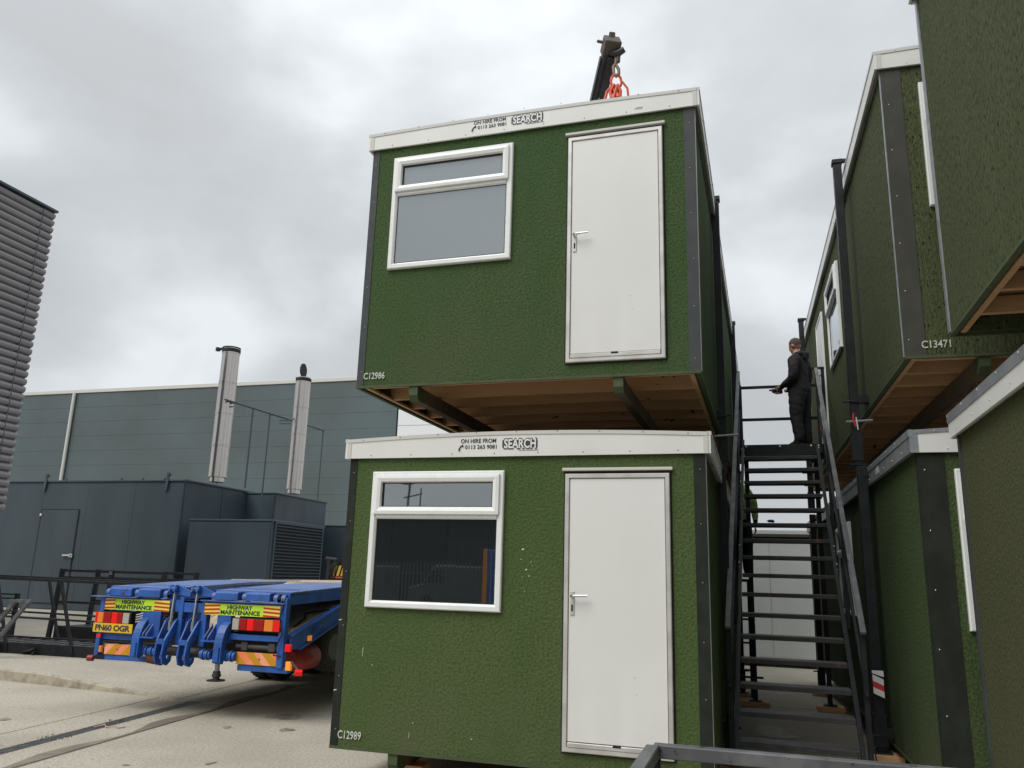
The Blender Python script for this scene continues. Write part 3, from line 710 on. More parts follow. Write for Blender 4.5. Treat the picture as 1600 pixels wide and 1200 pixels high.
# ================================================================== STAIRS AND LANDING
ST = thing('steel_staircase', 'black steel staircase with open rusty treads rising between the cabin stacks', 'staircase', (3.165, 1.25, .12), -.022)
rise, going, NT = .21, .279, 16
SW = 1.035
def sp(i, x=0, dz=0, dy=0): return (x, going*i+dy, rise*i+dz)
tm = MB().box(.022, SW-.022, -.012, .225, -.028, 0).box(.022, SW-.022, -.012, -.004, -.045, -.028).box(.022, SW-.022, .217, .225, -.045, -.028).mesh('tread', TREADM, .003)
for i in range(0, NT+1):
    o = link('tread', tm, ST); o.location = sp(i)
for x in (0, SW):
    MB().bar(sp(-.6, x, -.02, .10), sp(17.1, x, -.02, .10), .012, .20).bar(sp(-.6, x, .082, .10), sp(17.1, x, .082, .10), .04, .010).build('stringer', STEEL, ST)
    bo = MB()
    for i in (8, 9, 16): 
        for dz in (-.06, .0, .06): bo.ball(sp(i+.3, x+(.012 if x else -.012), dz), .012, n=4)
    bo.build('bolts', LTSCREW, ST, kind='stuff')
    sx = -.03 if x == 0 else .045
    hr = MB().bar(sp(.15, x+sx, 1.145, 0), sp(16.9, x+sx, 1.145, 0), .05, .03)
    hr.build('handrail', WORN, ST, bevel=.003)
    MB().bar(sp(.3, x+sx, .60, 0), sp(16.7, x+sx, .60, 0), .03, .03).build('mid_rail', STEEL, ST, bevel=.003)
    for i in (.5, 5.8, 11.2, 16.7):
        MB().bar(sp(i, x+sx, -.08), sp(i, x+sx, 1.13), .045, .045).build('post', STEEL, ST, bevel=.003)
MB().tube([(SW+.10, going*.2, -.1), (SW+.10, going*8, rise*8+.3)], .006, 5).build('hanging_cable', STEEL, ST)
for x in (-.03, SW+.03):
    MB().box(x-.09, x+.03, -.22, .0, -.118, -.104).build('foot_plate', STEEL, ST)

LN = thing('steel_landing', 'black steel landing platform with rails at the top of the staircase', 'platform', (3.17, 5.93, 3.69), -.012)
bm_ = MB().box(.10, 1.30, 0, .05, -.155, -.004).box(.10, 1.30, -.03, 0, -.165, -.155)
bm_.build('front_beam', STEEL, LN, bevel=.003)
MB().box(.08, 1.08, -.05, -.02, -.235, -.180).build('lower_beam', STEEL, LN, bevel=.003)
bl = MB()
for x, z in ((.14, -.035), (.62, -.035), (1.05, -.035), (1.15, -.035), (.33, -.207), (.76, -.207), (1.15, -.12)): bl.ball((x, -.004 if z > -.15 else -.053, z), .016, 1, .6, 1, 5)
bl.build('bolts', LTSCREW, LN, kind='stuff')
box('deck_plate', .0, 1.30, .052, 1.00, -.012, -.002, TREADM, LN)
for y in (.35, .65, .95): box('cross_beam', .10, 1.30, y, y+.04, -.10, -.014, STEEL, LN)
for x in (.02, 1.28): box('side_beam', x-.03, x+.03, .05, 1.0, -.15, -.014, STEEL, LN)
for x, y, top_ in ((.06, .03, 1.13), (.06, .97, 1.13), (1.10, .97, 1.13), (1.27, .05, 1.13)):
    MB().bar((x, y, -.15), (x, y, top_), .05, .05).build('guard_post', STEEL, LN, bevel=.003)
for z in (1.09, .56): 
    MB().bar((.03, .97, z), (1.30, .97, z), .035, .045).build('guard_rail', STEEL, LN, bevel=.003)
    MB().bar((.06, .03, z), (.06, .97, z), .035, .045).build('guard_rail', STEEL, LN, bevel=.003)
MB().bar((1.12, .04, 1.13), (1.29, .04, 1.13), .045, .03).build('guard_rail', STEEL, LN, bevel=.003)
for x in (.13, 1.12):
    MB().bar((x, .35, -3.60), (x, .35, -.15), .065, .065).box(x-.09, x+.09, .26, .44, -3.612, -3.60).build('platform_leg', STEEL, LN, bevel=.003)
MB().bar((.13, .30, -3.30), (.13, .2, -2.4), .02, .02).bar((-.1, .32, -3.30), (.25, .32, -3.30), .03, .03).build('leg_brace', STEEL, LN)
pad(3.29, 6.28, .002, .070, .42, .24, 'pale timber pad under the left leg of the landing')
pad(4.30, 6.28, .002, .070, .36, .24, 'timber pad under the right leg of the landing')
rag = MB().ball((0, 0, 0), .035, 1.3, .7, .5, 6)
for i, v in enumerate(rag.v): rag.v[i] = tuple(c+random.uniform(-.008, .008) for c in v)
ro = rag.build('blue_cloth', BLUE); ro.location = (3.59, 4.33, 2.455); tag(ro, 'scrap of blue cloth lying on an upper stair tread', 'cloth')

# guard rail in the foreground
FG = thing('guard_rail_frame', 'black square steel guard rail in the foreground at the bottom edge', 'guard rail', (3.0, -3.0, 0))
for nm, p, q in (('top_rail', (-.0, 0, 1.035), (1.65, 0, 1.035)), ('top_rail', (0, -.027, 1.035), (0, -1.1, 1.035)),
                 ('mid_rail', (.027, 0, .52), (1.62, 0, .52)), ('mid_rail', (0, -.027, .52), (0, -1.07, .52)),
                 ('post', (0, 0, .0), (0, 0, 1.010)), ('post', (1.65, 0, 0), (1.65, 0, 1.010)), ('post', (0, -1.1, 0), (0, -1.1, 1.010))):
    if nm == 'top_rail': p = (p[0], p[1], p[2]); 
    MB().bar(p, q, .052, .050).build(nm, WORN if nm == 'top_rail' else STEEL, FG, bevel=.004)

# ================================================================== CABIN BEHIND THE STAIRS
WC = thing('pale_cabin', 'pale grey flat sided cabin standing behind the open treads of the staircase', 'cabin', (-1.2, 12.35, .0))
box('body', 0, 6.05, 0, 2.8, .20, 2.66, CABW, WC)
for i in range(5):
    box('wall_panel', .02+i*1.21, 1.21+i*1.21-.004, -.012, -.001, .21, 2.62, CABW, WC)
box('base_rail', -.02, 6.07, -.03, .0, .08, .20, PARA, WC); box('roof_edge', -.04, 6.09, -.06, 2.86, 2.70, 2.76, GREYTRIM, WC)
box('roof', -.02, 6.07, -.03, 2.83, 2.76, 2.84, PARA, WC); box('shadow_gap', 0, 6.05, -.005, 2.8, 2.66, 2.70, REVEAL, WC)
MB().box(.3, .5, .1, 2.6, .0, .08).box(5.5, 5.7, .1, 2.6, 0, .08).build('skid', DTIMB, WC)

# ================================================================== PEOPLE
def person(name, label, loc, rz, joints, head_c, head_tilt, mats, zone, fingers=None, voxel=.011):
    """one continuous body; the zone function gives the material of each face"""
    me = bpy.data.meshes.new('skeleton')
    names = list(joints); idx = {k: i for i, k in enumerate(names)}
    edges = [('pelvis','belly'),('belly','chest'),('chest','shoulders'),('shoulders','neck'),('neck','skull')]
    for s in 'lr':
        edges += [('shoulders','sh'+s),('sh'+s,'ua'+s),('ua'+s,'el'+s),('el'+s,'fa'+s),('fa'+s,'wr'+s),('wr'+s,'pa'+s),
                  ('pelvis','hip'+s),('hip'+s,'th'+s),('th'+s,'kn'+s),('kn'+s,'ca'+s),('ca'+s,'an'+s),('an'+s,'ball'+s),('ball'+s,'toe'+s)]
    me.from_pydata([joints[k][0] for k in names], [(idx[a], idx[b]) for a, b in edges], [])
    ob = bpy.data.objects.new('skeleton', me); COL.objects.link(ob)
    sk = ob.modifiers.new('skin', 'SKIN'); sk.use_smooth_shade = True; sk.branch_smoothing = .6
    for i, k in enumerate(names):
        r = joints[k][1]; r = r if isinstance(r, tuple) else (r, r)
        me.skin_vertices[0].data[i].radius = r
    me.skin_vertices[0].data[idx['pelvis']].use_root = True
    sb = ob.modifiers.new('sub', 'SUBSURF'); sb.levels = 2; sb.render_levels = 2
    bpy.context.view_layer.update()
    dg = bpy.context.evaluated_depsgraph_get()
    bm = bmesh.new(); tmp = bpy.data.meshes.new_from_object(ob.evaluated_get(dg)); bm.from_mesh(tmp)
    # head
    hb = MB(); Mh = Matrix.Translation(head_c) @ head_tilt.to_matrix().to_4x4()
    def addball(c, r, sx, sy, sz, n=9):
        o = len(hb.v); hb.ball(c, r, sx, sy, sz, n)
        for i in range(o, len(hb.v)): hb.v[i] = tuple(Mh @ Vector(hb.v[i]))
    addball((0, .012, .02), .092, .86, 1.05, 1.06, 12)       # cranium
    addball((0, -.030, -.045), .062, .92, .95, 1.15, 10)       # jaw and face
    addball((0, -.076, -.098), .022, 1.0, .8, .8, 6)           # chin
    addball((0, -.098, -.022), .016, .8, 1.3, 1.7, 6)          # nose
    addball((0, -.082, .018), .022, 2.2, .6, .55, 6)           # brow
    addball((0, -.088, -.062), .015, 1.6, .7, .6, 6)           # lips
    for s in (-1, 1): addball((s*.083, .008, -.012), .024, .35, .75, 1.25, 6)
    hm = hb.mesh('head', mats[0]); bm.from_mesh(hm)
    me2 = bpy.data.meshes.new('body'); bm.to_mesh(me2); bm.free()
    COL.objects.unlink(ob); bpy.data.objects.remove(ob)
    o2 = bpy.data.objects.new('body', me2); COL.objects.link(o2)
    rm = o2.modifiers.new('r', 'REMESH'); rm.mode = 'VOXEL'; rm.voxel_size = voxel
    sm = o2.modifiers.new('s', 'SMOOTH'); sm.factor = .5; sm.iterations = 3
    bpy.context.view_layer.update()
    fin = bpy.data.meshes.new_from_object(o2.evaluated_get(bpy.context.evaluated_depsgraph_get()))
    COL.objects.unlink(o2); bpy.data.objects.remove(o2)
    fin.materials.clear()
    for m_ in mats: fin.materials.append(m_)
    import mathutils.noise as mn
    for v in fin.vertices:                                    # cloth folds
        if zone(v.co) in (1, 2):
            d = mn.noise(Vector((v.co.x*9, v.co.y*9, v.co.z*16)))*.010
            v.co += v.normal*d
    for p in fin.polygons: p.material_index = zone(p.center); p.use_smooth = True
    if fingers:
        bmf = bmesh.new(); bmf.from_mesh(fin)
        fm = MB()
        for pts, r in fingers: fm.tube(pts, [r, r*.95, r*.85, r*.6][:len(pts)], 7)
        fme = fm.mesh('fingers', mats[0]); bmf.from_mesh(fme); bmf.to_mesh(fin); bmf.free()
    root = thing(name, label, 'person', loc, rz)
    link('body', fin, root)
    hc = MB(); hc.ball((0, .014, .026), .096, .86, 1.05, 1.06, 14)
    keep = [i for i, v in enumerate(hc.v) if v[2] > (-.03 if v[1] > .02 else .045 if v[1] < -.03 else .0)]
    ks = set(keep); hc2 = MB(); mp_ = {}
    for i in keep: mp_[i] = len(hc2.v); hc2.v.append(tuple(Mh @ Vector(hc.v[i])))
    for f in hc.f:
        if all(i in ks for i in f): hc2.f.append(tuple(mp_[i] for i in f)); hc2.m.append(0); hc2.sm.append(True)
    hc2.build('hair', HAIR, root)
    ey = MB()
    for s in (-1, 1):
        for c, r, m in (((s*.030, -.084, -.002), .011, 0), ((s*.030, -.0925, -.003), .005, 1)):
            o = len(ey.v); ey.ball(c, r, 1.2, .7, .8, 5, m)
            for i in range(o, len(ey.v)): ey.v[i] = tuple(Mh @ Vector(ey.v[i]))
    ey.build('eyes', [UPVC, REVEAL], root)
    return root, Mh

J = {}
def P_(k, c, r): J[k] = (c, r)
P_('pelvis', (0, .01, .94), (.185, .175)); P_('belly', (0, -.02, 1.10), (.20, .19)); P_('chest', (0, .0, 1.27), (.205, .18)); P_('shoulders', (0, .03, 1.40), (.14, .13))
P_('neck', (0, .0, 1.50), .062); P_('skull', (0, -.02, 1.58), .062)
for s, k in ((-1, 'l'), (1, 'r')):
    P_('sh'+k, (s*.175, .03, 1.395), .090); P_('ua'+k, (s*.235, .04, 1.25), .082); P_('el'+k, (s*.255, .03, 1.08), .070)
    P_('fa'+k, (s*.20, -.11, 1.01), .058); P_('wr'+k, (s*.115, -.245, .975), .038); P_('pa'+k, (s*.085, -.30, .965), .034)
    P_('hip'+k, (s*.105, .01, .84), .145); P_('th'+k, (s*.115, -.005, .66), .125); P_('kn'+k, (s*.125, -.015, .46), .098)
    P_('ca'+k, (s*.135, .015, .27), .094); P_('an'+k, (s*.14, .03, .10), .086); P_('ball'+k, (s*.155, -.07, .048), .052); P_('toe'+k, (s*.165, -.14, .042), .042)
def zone(c):
    if c.z < .085: return 3
    if c.z < .95: return 2
    if c.z > 1.495 and (c.y < .09): return 0
    if c.y < -.245 and c.z < 1.2: return 0
    return 1
fing = []
for s in (-1, 1):
    for k in range(4):
        a = .30+.0
        z = .995-.018*k; ln = (.030, .034, .032, .026)[k]
        x = s*.085
        fing.append(([(x, -.315, z), (x-s*.01, -.335-ln*.4, z), (x-s*.035, -.345-ln*.3, z-.004), (x-s*.05, -.325, z-.006)], .0095))
    fing.append(([(s*.075, -.29, .995), (s*.06, -.315, 1.015), (s*.04, -.33, 1.018)], .011))
tilt = Matrix.Rotation(R(14), 3, 'X') @ Matrix.Rotation(R(-8), 3, 'Z')
operator, Mh = person('person', 'man in black hoodie and trousers on the landing holding a crane remote control',
    (4.13, 6.45, 3.688), R(-118), J, Vector((0, -.035, 1.635)), tilt.to_quaternion() if False else tilt.to_4x4().to_quaternion(),
    [SKIN, HOODIE, TROU, SHOE], zone, fing)
hd = MB()
hd.tube([(.105, .00, 1.47), (.085, .09, 1.475), (.0, .135, 1.46), (-.085, .09, 1.475), (-.105, .00, 1.47)], [.03, .045, .058, .045, .03], 10)
hd.ball((0, .11, 1.44), .085, 1.15, .75, .95, 8); hd.build('hood', HOODIE, operator)
MB().box(-.10, .10, -.005, .14, 0, .012).build('waistband_hem', HOODIE, operator).location = (0, -.07, .955)
rc = thing('crane_remote_control', 'dark crane remote control held by the man in the black hoodie', 'remote control', (4.13-.315, 6.45+.165, 3.688+.955), R(-118))
MB().box(-.075, .075, -.06, .045, -.035, .030).build('casing', CRANEB, rc, bevel=.008)
MB().tube([(-.085, .03, .0), (-.105, -.04, .01), (-.085, -.095, .012), (.085, -.095, .012), (.105, -.04, .01), (.085, .03, 0)], .009, 7).build('carry_bar', CRANEB, rc)
for x in (-.05, -.015, .02, .055): MB().tube([(x, -.01, .03), (x, -.015, .055)], [.004, .006], 6).build('lever', REDTAG if x > .05 else SOOT, rc)

J2 = dict(J)
for s, k in ((-1, 'l'), (1, 'r')):
    J2['ua'+k] = ((s*.24, .02, 1.26), .085); J2['el'+k] = ((s*.265, .03, 1.10), .074); J2['fa'+k] = ((s*.27, -.02, .99), .055)
    J2['wr'+k] = ((s*.26, -.07, .88), .038); J2['pa'+k] = ((s*.255, -.09, .81), .036)
def zone2(c):
    if c.z < .085: return 3
    if abs(c.x) > .20 and c.z < .875: return 0
    if c.z < .93: return 2
    if c.z > 1.50: return 0
    if .98 < c.z < 1.03 or 1.16 < c.z < 1.21: return 4
    return 1
f2 = []
for s in (-1, 1):
    for k in range(4):
        y = -.115+.018*k; f2.append(([(s*.255, y, .79), (s*.256, y, .755), (s*.25, y+.004, .73), (s*.238, y+.012, .715)], .0095))
    f2.append(([(s*.245, -.12, .82), (s*.235, -.14, .79), (s*.232, -.145, .765)], .011))
worker, _ = person('person', 'worker in yellow-green hi-vis jacket seen behind the left side of the staircase', (3.13, 7.35, 1.76), R(12), J2,
    Vector((0, -.03, 1.635)), Matrix.Rotation(R(5), 3, 'X').to_4x4().to_quaternion(), [SKIN, HIVIS, TROU, SHOE, SILVER], zone2, f2, .013)
hp = thing('work_platform', 'dark folding steel work platform under the hi-vis worker behind the stairs', 'platform', (3.12, 7.4, 0))
box('deck', -.30, .16, -.30, .30, 1.715, 1.757, STEEL, hp)
for x in (-.26, .13):
    for y in (-.26, .26): MB().bar((x, y, 0), (x, y, 1.715), .04, .04).build('leg', STEEL, hp)
for z in (.4, .8, 1.15): MB().bar((-.26, -.26, z), (.13, -.26, z), .03, .03).build('rung', STEEL, hp)

# ================================================================== TRAILER
TR = thing('flatbed_trailer', 'blue low loader trailer with folded ramps and highway maintenance boards', 'trailer', (-4.47, 2.07, 0))
def tb(name, *a, m=BLUE, bevel=.004, parent=None): return box(name, *a, m, parent or TR, bevel)
# rear frame
tb('rear_post', .06, .12, .0, .07, .60, 1.30); tb('rear_post', 2.60, 2.68, 0, .08, .60, 1.37)
tb('rear_upper_beam', .10, 2.62, .03, .10, 1.16, 1.30); tb('rear_ledge', -.05, .62, -.05, .06, 1.302, 1.314, m=BLUELT, bevel=0)
tb('rear_ledge', 1.52, 2.66, -.02, .06, 1.302, 1.314, m=BLUELT, bevel=0)
tb('rear_crossmember', .66, .80, .02, .09, .88, 1.16); tb('rear_crossmember', .80, .97, .0, .08, .86, 1.16)
tb('rear_crossmember', 1.75, 1.94, .02, .10, .84, 1.16)
tb('lower_beam', .10, .60, .04, .12, .80, .88); tb('lower_beam', 1.94, 2.62, .02, .10, .88, .945); tb('lamp_shelf', 2.0, 2.62, .10, .16, .90, 1.15, m=SOOT)
tb('lamp_back', .06, .64, .06, .10, .88, 1.14, m=SOOT)
tb('underrun_bar', .20, .86, .03, .10, .565, .625); tb('underrun_bar', 2.08, 2.74, .03, .10, .545, .612)
tb('centre_post', 1.20, 1.26, .02, .10, .78, 1.34); tb('centre_post', 1.52, 1.60, .02, .10, .78, 1.30); tb('centre_panel', 1.26, 1.52, .10, .12, .90, 1.30)
tb('centre_bar', 1.24, 1.54, .03, .08, 1.27, 1.30)
MB().box(1.30, 1.41, .085, .10, 1.16, 1.25).build('data_plate', ALU, TR)
for z in (1.17, 1.185, 1.20, 1.215, 1.23): MB().box(1.31, 1.40, .083, .085, z, z+.006).build('data_line', INK, TR)
tg_ = MB()
for z in range(8): tg_.box(.985, 1.03, .04, .06, .90+z*.035, .918+z*.035)
tg_.box(.98, 1.035, .061, .065, .88, 1.18); tg_.build('ventilated_strip', GRIME, TR)
MB().tube([(.62, .14, .70), (2.05, .14, .70)], .055, 14).build('pivot_tube', GRIME, TR)
for x0, x1 in ((.80, .98), (1.60, 1.75), (1.90, 2.08)):
    sg = MB()
    for k in range(5): sg.tube([(x0+(x1-x0)*k/5, .0, .70), (x0+(x1-x0)*(k+.7)/5, .0, .70)], .062 if k % 2 else .052, 12)
    sg.build('sleeve', BLUE, TR)
MB().tube([(.86, .02, .62), (1.05, .02, .60)], .06, 10).tube([(1.28, .05, .64), (1.38, .05, .64)], .07, 10).build('rusty_roller', mat('rusty_roller', (.09, .035, .025), .8), TR)
MB().tube([(2.02, .08, .805), (2.58, .08, .805)], .035, 10).box(2.10, 2.18, .04, .12, .77, .86).box(2.46, 2.54, .04, .12, .77, .86).build('bumper_tube', GRIME, TR)
MB().tube([(.20, .06, .845), (.60, .06, .84)], .028, 10).build('bumper_tube', BLUE, TR)
# boards
def hw_board(x0, x1, z0, z1, flip):
    b = box('hi_vis_board', x0, x1, .012, .018, z0, z1, HIYEL, TR)
    zo = .0
    for side, (a, c) in enumerate(((x0, x0+.21), (x1-.22, x1))):
        MB().box(a, c, .0095, .0118, z0, z1).build('stripe_panel', STRIPEY, b)
        for k in range(3):
            zb = z0+.006+k*.043; s = .010*(1 if side else -1)
            MB().plate_xz([(a, zb), (c, zb+s*-1), (c, zb+s*-1+.019), (a, zb+.019)], .0065, .0092).build('red_stripe', STRIPER, b)
    lettering('lettering', 'HIGHWAY', INK, b, (x0+.31, .0115, z0+.069), .34, .050, bold=.030, depth=.003)
    lettering('lettering', 'MAINTENANCE', INK, b, (x0+.225, .0115, z0+.012), .53, .050, bold=.030, depth=.003)
hw_board(.06, 1.07, 1.155, 1.285, 0); hw_board(1.57, 2.59, 1.148, 1.278, 1)
# lamp clusters
def cluster(x0, widths, mats_):
    c = box('lamp_cluster', x0-.012, x0+sum(widths)+.012, .0, .06, .985, 1.13, SOOT, TR, .004)
    x = x0
    for i, (w_, m_) in enumerate(zip(widths, mats_)):
        MB().box(x+.003, x+w_-.003, -.018, -.001, .995, 1.12).build('lamp_lens', m_, c, bevel=.004); x += w_
cluster(.02, (.035, .09, .12, .09, .075, .10), (L_LIT, L_AMB, L_RED, L_LIT, L_RED, L_CLR))
cluster(1.985, (.095, .10, .095, .135, .12, .09), (L_CLR, L_RED, L_LIT, L_RED, L_AMB, L_LIT))
# vent grille scrap right of left cluster
gv = MB()
for k in range(4): gv.bar((.60, .02, 1.02+k*.028), (.70, .02, 1.045+k*.028), .012, .012)
gv.build('coiled_lead', ALU, TR)
npl = box('number_plate', .02, .605, -.006, .0, .885, .992, PLATEY, TR, .002)
npl.data.transform(Matrix.Translation((0, -.02, 0)))
lettering('registration', 'PN60 OGR', INK, npl, (.055, -.0265, .903), .515, .074, bold=.035, depth=.002, spacing=.95)
def chev(x0, x1, z0, z1, right):
    b = box('chevron_board', x0, x1, .015, .022, z0, z1, CHEVR, TR)
    h = z1-z0; n = int((x1-x0)/.20)+1
    for k in range(-1, n+1):
        a = x0+k*.215+.03; s = -h*1.0 if right else h*1.0
        pts = [(a, z0), (a+.105, z0), (a+.105+s, z1), (a+s, z1)]
        # clip to board
        def clip(poly, lim, lo):
            o = []
            for i in range(len(poly)):
                p, q = poly[i], poly[(i+1) % len(poly)]
                ip = (p[0] >= lim) if lo else (p[0] <= lim); iq = (q[0] >= lim) if lo else (q[0] <= lim)
                if ip: o.append(p)
                if ip != iq:
                    t = (lim-p[0])/(q[0]-p[0]); o.append((lim, p[1]+t*(q[1]-p[1])))
            return o
        pts = clip(clip(pts, x0, True), x1, False)
        if len(pts) > 2: MB().plate_xz(pts, .0125, .0148).build('mustard_stripe', CHEVY, b)
    MB().tube([((x0+x1)/2, .008, (z0+z1)/2), ((x0+x1)/2, .012, (z0+z1)/2)], .008, 8).build('bolt', GRIME, b)
chev(.20, .585, .632, .752, False); chev(2.07, 2.675, .618, .752, True)
# ramp ends and hinges
for x0, x1 in ((.20, .52), (.62, .94), (1.72, 2.03), (2.14, 2.46)):
    MB().plate_yz([(-.025, 1.320), (-.025, 1.405), (-.005, 1.420), (.30, 1.426), (.30, 1.320)], x0, x1).build('ramp_end', BLUE, TR, bevel=.004)
for x in (.13, .56, .98, 1.66, 2.08, 2.50, 2.60):
    MB().tube([(x, .03, 1.362), (x+.05, .03, 1.362)], .042, 14).tube([(x-.006, .03, 1.362), (x+.056, .03, 1.362)], .016, 10).box(x, x+.05, .0, .09, 1.31, 1.362).build('hinge', BLUELT, TR)
# folded ramps lying on the beavertail
for x0, x1 in ((.10, 1.04), (1.64, 2.66)):
    rmp = MB(); rmp.plate_yz([(.10, 1.405), (1.7, 1.475), (3.3, 1.50), (3.3, 1.53), (1.7, 1.51), (.10, 1.432)], x0, x1)
    ro_ = rmp.build('ramp', BLUELT, TR)
    for xa in (x0, x1-.05):
        MB().plate_yz([(.08, 1.29), (.08, 1.415), (3.3, 1.51), (3.3, 1.40)], xa, xa+.05).build('ramp_side_rail', BLUE, ro_)
    y = .35
    cl = MB()
    while y < 3.2:
        z = 1.43+(y-.1)*.032; cl.box(x0+.06, x1-.06, y, y+.025, z-.004, z+.014); y += .21
    cl.build('ramp_cleats', BLUELT, ro_)
# side
SXR = 2.72
prof_s = [(.10, .80), (.10, .945), (1.16, 1.235), (2.6, 1.50), (9.6, 1.52), (9.6, 1.36), (2.6, 1.34), (1.18, 1.06), (.30, .80)]
for xa in (.0, SXR-.035):
    sr = MB().plate_yz(prof_s, xa, xa+.035).build('side_rail', BLUE, TR)
    lip = MB(); lip.bar((xa+.017, .10, .953), (xa+.017, 1.16, 1.243), .075, .02); lip.bar((xa+.017, 1.16, 1.243), (xa+.017, 2.6, 1.508), .075, .02); lip.bar((xa+.017, .28, .795), (xa+.017, 1.18, 1.055), .075, .02)
    lip.bar((xa+.017, 1.18, 1.055), (xa+.017, 2.6, 1.34), .075, .02)
    lip.build('rail_flange', BLUE, sr)
    rp_ = MB()
    for yy in (.55, .62): rp_.tube([(xa+.045, yy, .96), (xa+.045, yy+.04, 1.02), (xa+.045, yy+.12, 1.05), (xa+.045, yy+.18, 1.02)], .008, 6)
    rp_.build('rope_hook', BLUE, sr)
for k in range(9):
    x0 = .05+k*.292
    MB().plate_yz([(.16, .905), (1.16, 1.205), (2.6, 1.478), (2.6, 1.508), (1.16, 1.235), (.16, .935)], x0, x0+.286).build('beavertail_board', DECKW, TR)
    MB().box(x0, x0+.286, 2.61, 9.6, 1.49, 1.53).build('deck_board', DECKL, TR, bevel=.004)
# raised load deck timbers seen over the ramps at the far right
for k in range(3): box('packing_board', 1.75+k*.30, 2.03+k*.30, 3.4, 8.5, 1.54, 1.60, DECKL, TR, .004)
lk_ = MB().tube([(SXR-.20, .45, 1.02), (SXR-.16, .62, 1.12), (SXR-.25, .78, 1.17), (SXR-.12, .95, 1.20), (SXR-.05, 1.02, 1.22)], .012, 7); lk_.build('loose_cable', SOOT, TR)
MB().tube([(2.64, .0, 1.33), (2.62, -.03, 1.15), (2.66, -.02, .98), (2.60, -.04, .80), (2.58, -.03, .74), (2.66, -.01, .735)], .009, 7).build('lamp_cable', SOOT, TR)
# side and marker lamps
box('side_lamp', SXR+.002, SXR+.02, .44, .52, .875, .935, L_AMBLIT, TR, .004)
box('rear_marker_lamp', 2.705, 2.775, -.01, .03, .785, .865, L_LIT, TR, .004); box('rear_marker_lamp', .075, .135, -.01, -.001, .82, .865, L_LIT, TR, .004)
box('amber_marker', 2.73, 2.80, -.01, .03, .585, .68, L_AMBLIT, TR, .006); box('amber_marker', .13, .17, -.01, .03, .65, .725, L_AMB, TR, .006)
MB().tube([(2.80, .0, .68), (2.92, -.03, .59)], .014, 8).build('lamp_stalk', GRIME, TR); MB().tube([(2.89, -.06, .575), (2.96, -.02, .575)], .034, 12).build('outline_lamp', L_LIT, TR)
MB().tube([(.12, .0, .62), (.06, -.02, .585)], .012, 8).build('lamp_stalk', GRIME, TR); MB().tube([(.03, -.05, .58), (.095, -.03, .58)], .036, 12).build('outline_lamp', REDTANK, TR)
MB().tube([(2.52, .42, .66), (2.52, .47, .66), (2.52, .90, .66), (2.52, .95, .66)], [.09, .15, .15, .09], 20).build('air_tank', REDTANK, TR)
# toe hooks
def hook(x0, mirrored=False):
    prof = [(.05, 1.10), (-.02, 1.06), (-.13, .84), (-.15, .68), (-.12, .58), (-.04, .555), (.02, .60), (.03, .66), (-.02, .66), (-.04, .62), (-.065, .64), (-.06, .76), (.02, .86), (.10, 1.06)]
    a = MB().plate_yz(prof, x0, x0+.022)
    hk = a.build('toe_hook', BLUE, TR, bevel=.003)
    # second plate of the pair splays out to the right at the top
    b = MB(); n = len(prof)
    vs = []
    for t in (0, 1):
        for y, z in prof:
            sp_ = .10+.11*max(0, min(1, (z-.84)/.25))*.4
            vs.append((x0+sp_+t*.022, y, z))
    b.add(vs, [tuple(range(n-1, -1, -1)), tuple(range(n, 2*n))]+[(i, (i+1) % n, n+(i+1) % n, n+i) for i in range(n)])
    b.build('hook_plate', BLUE, hk)
    MB().box(x0+.022, x0+.10, -.135, -.12, .80, .86).build('hook_web', BLUE, hk)
    MB().tube([(x0+.022, -.05, .70), (x0+.10, -.05, .70)], .02, 8).build('hook_pin', BLUE, hk)
    MB().tube([(x0+.07, .0, 1.04), (x0+.06, .03, 1.41)], .016, 10).tube([(x0+.072, -.004, .95), (x0+.07, 0, 1.06)], .026, 10, ).build('ram_rod', CHROME, hk)
    br = MB().plate_yz([(-.06, 1.40), (-.04, 1.47), (.05, 1.465), (.30, 1.40), (.30, 1.34), (.02, 1.36)], x0+.03, x0+.05)
    br.plate_yz([(-.06, 1.40), (-.04, 1.47), (.05, 1.465), (.30, 1.40), (.30, 1.34), (.02, 1.36)], x0+.10, x0+.12)
    br.plate_xz([(x0+.08, 1.475), (x0+.11, 1.475), (x0+.30, 1.405), (x0+.30, 1.345), (x0+.12, 1.36)], .01, .03)
    br.tube([(x0+.02, -.02, 1.43), (x0+.13, -.02, 1.43)], .028, 10)
    br.build('ram_bracket', BLUE, hk)
hook(1.05); hook(1.37)
# curved side legs (quadrant plates)
def quadrant(x0, flip):
    outer = []; inner = []
    for k in range(9):
        a = k/8*math.pi/2
        outer.append((.08-.20*math.sin(a), 1.09-.30*(1-math.cos(a)))); inner.append((.06-.10*math.sin(a), 1.02-.22*(1-math.cos(a))))
    prof = outer+[(-.12, .63), (-.06, .61), (-.03, .68)]+inner[::-1]
    q = MB().plate_yz(prof, x0, x0+.11).build('quadrant_arm', BLUE, TR, bevel=.004)
    MB().box(x0+.025, x0+.085, -.135, -.118, .64, .80).build('rib', BLUE, q)
    for dx in (0, .05):
        x1 = x0+(.13 if not flip else -.16)+dx
        MB().plate_yz([(.04, 1.05), (-.10, .90), (-.10, .87), (.04, .87)], x1, x1+.012).build('gusset', BLUELT, q)
    xa, xb = (x0+.11, x0+.30) if not flip else (x0-.19, x0)
    MB().box(xa, xb, -.11, .04, .852, .868).build('shelf', BLUE, q)
quadrant(.69, False); quadrant(1.84, True)
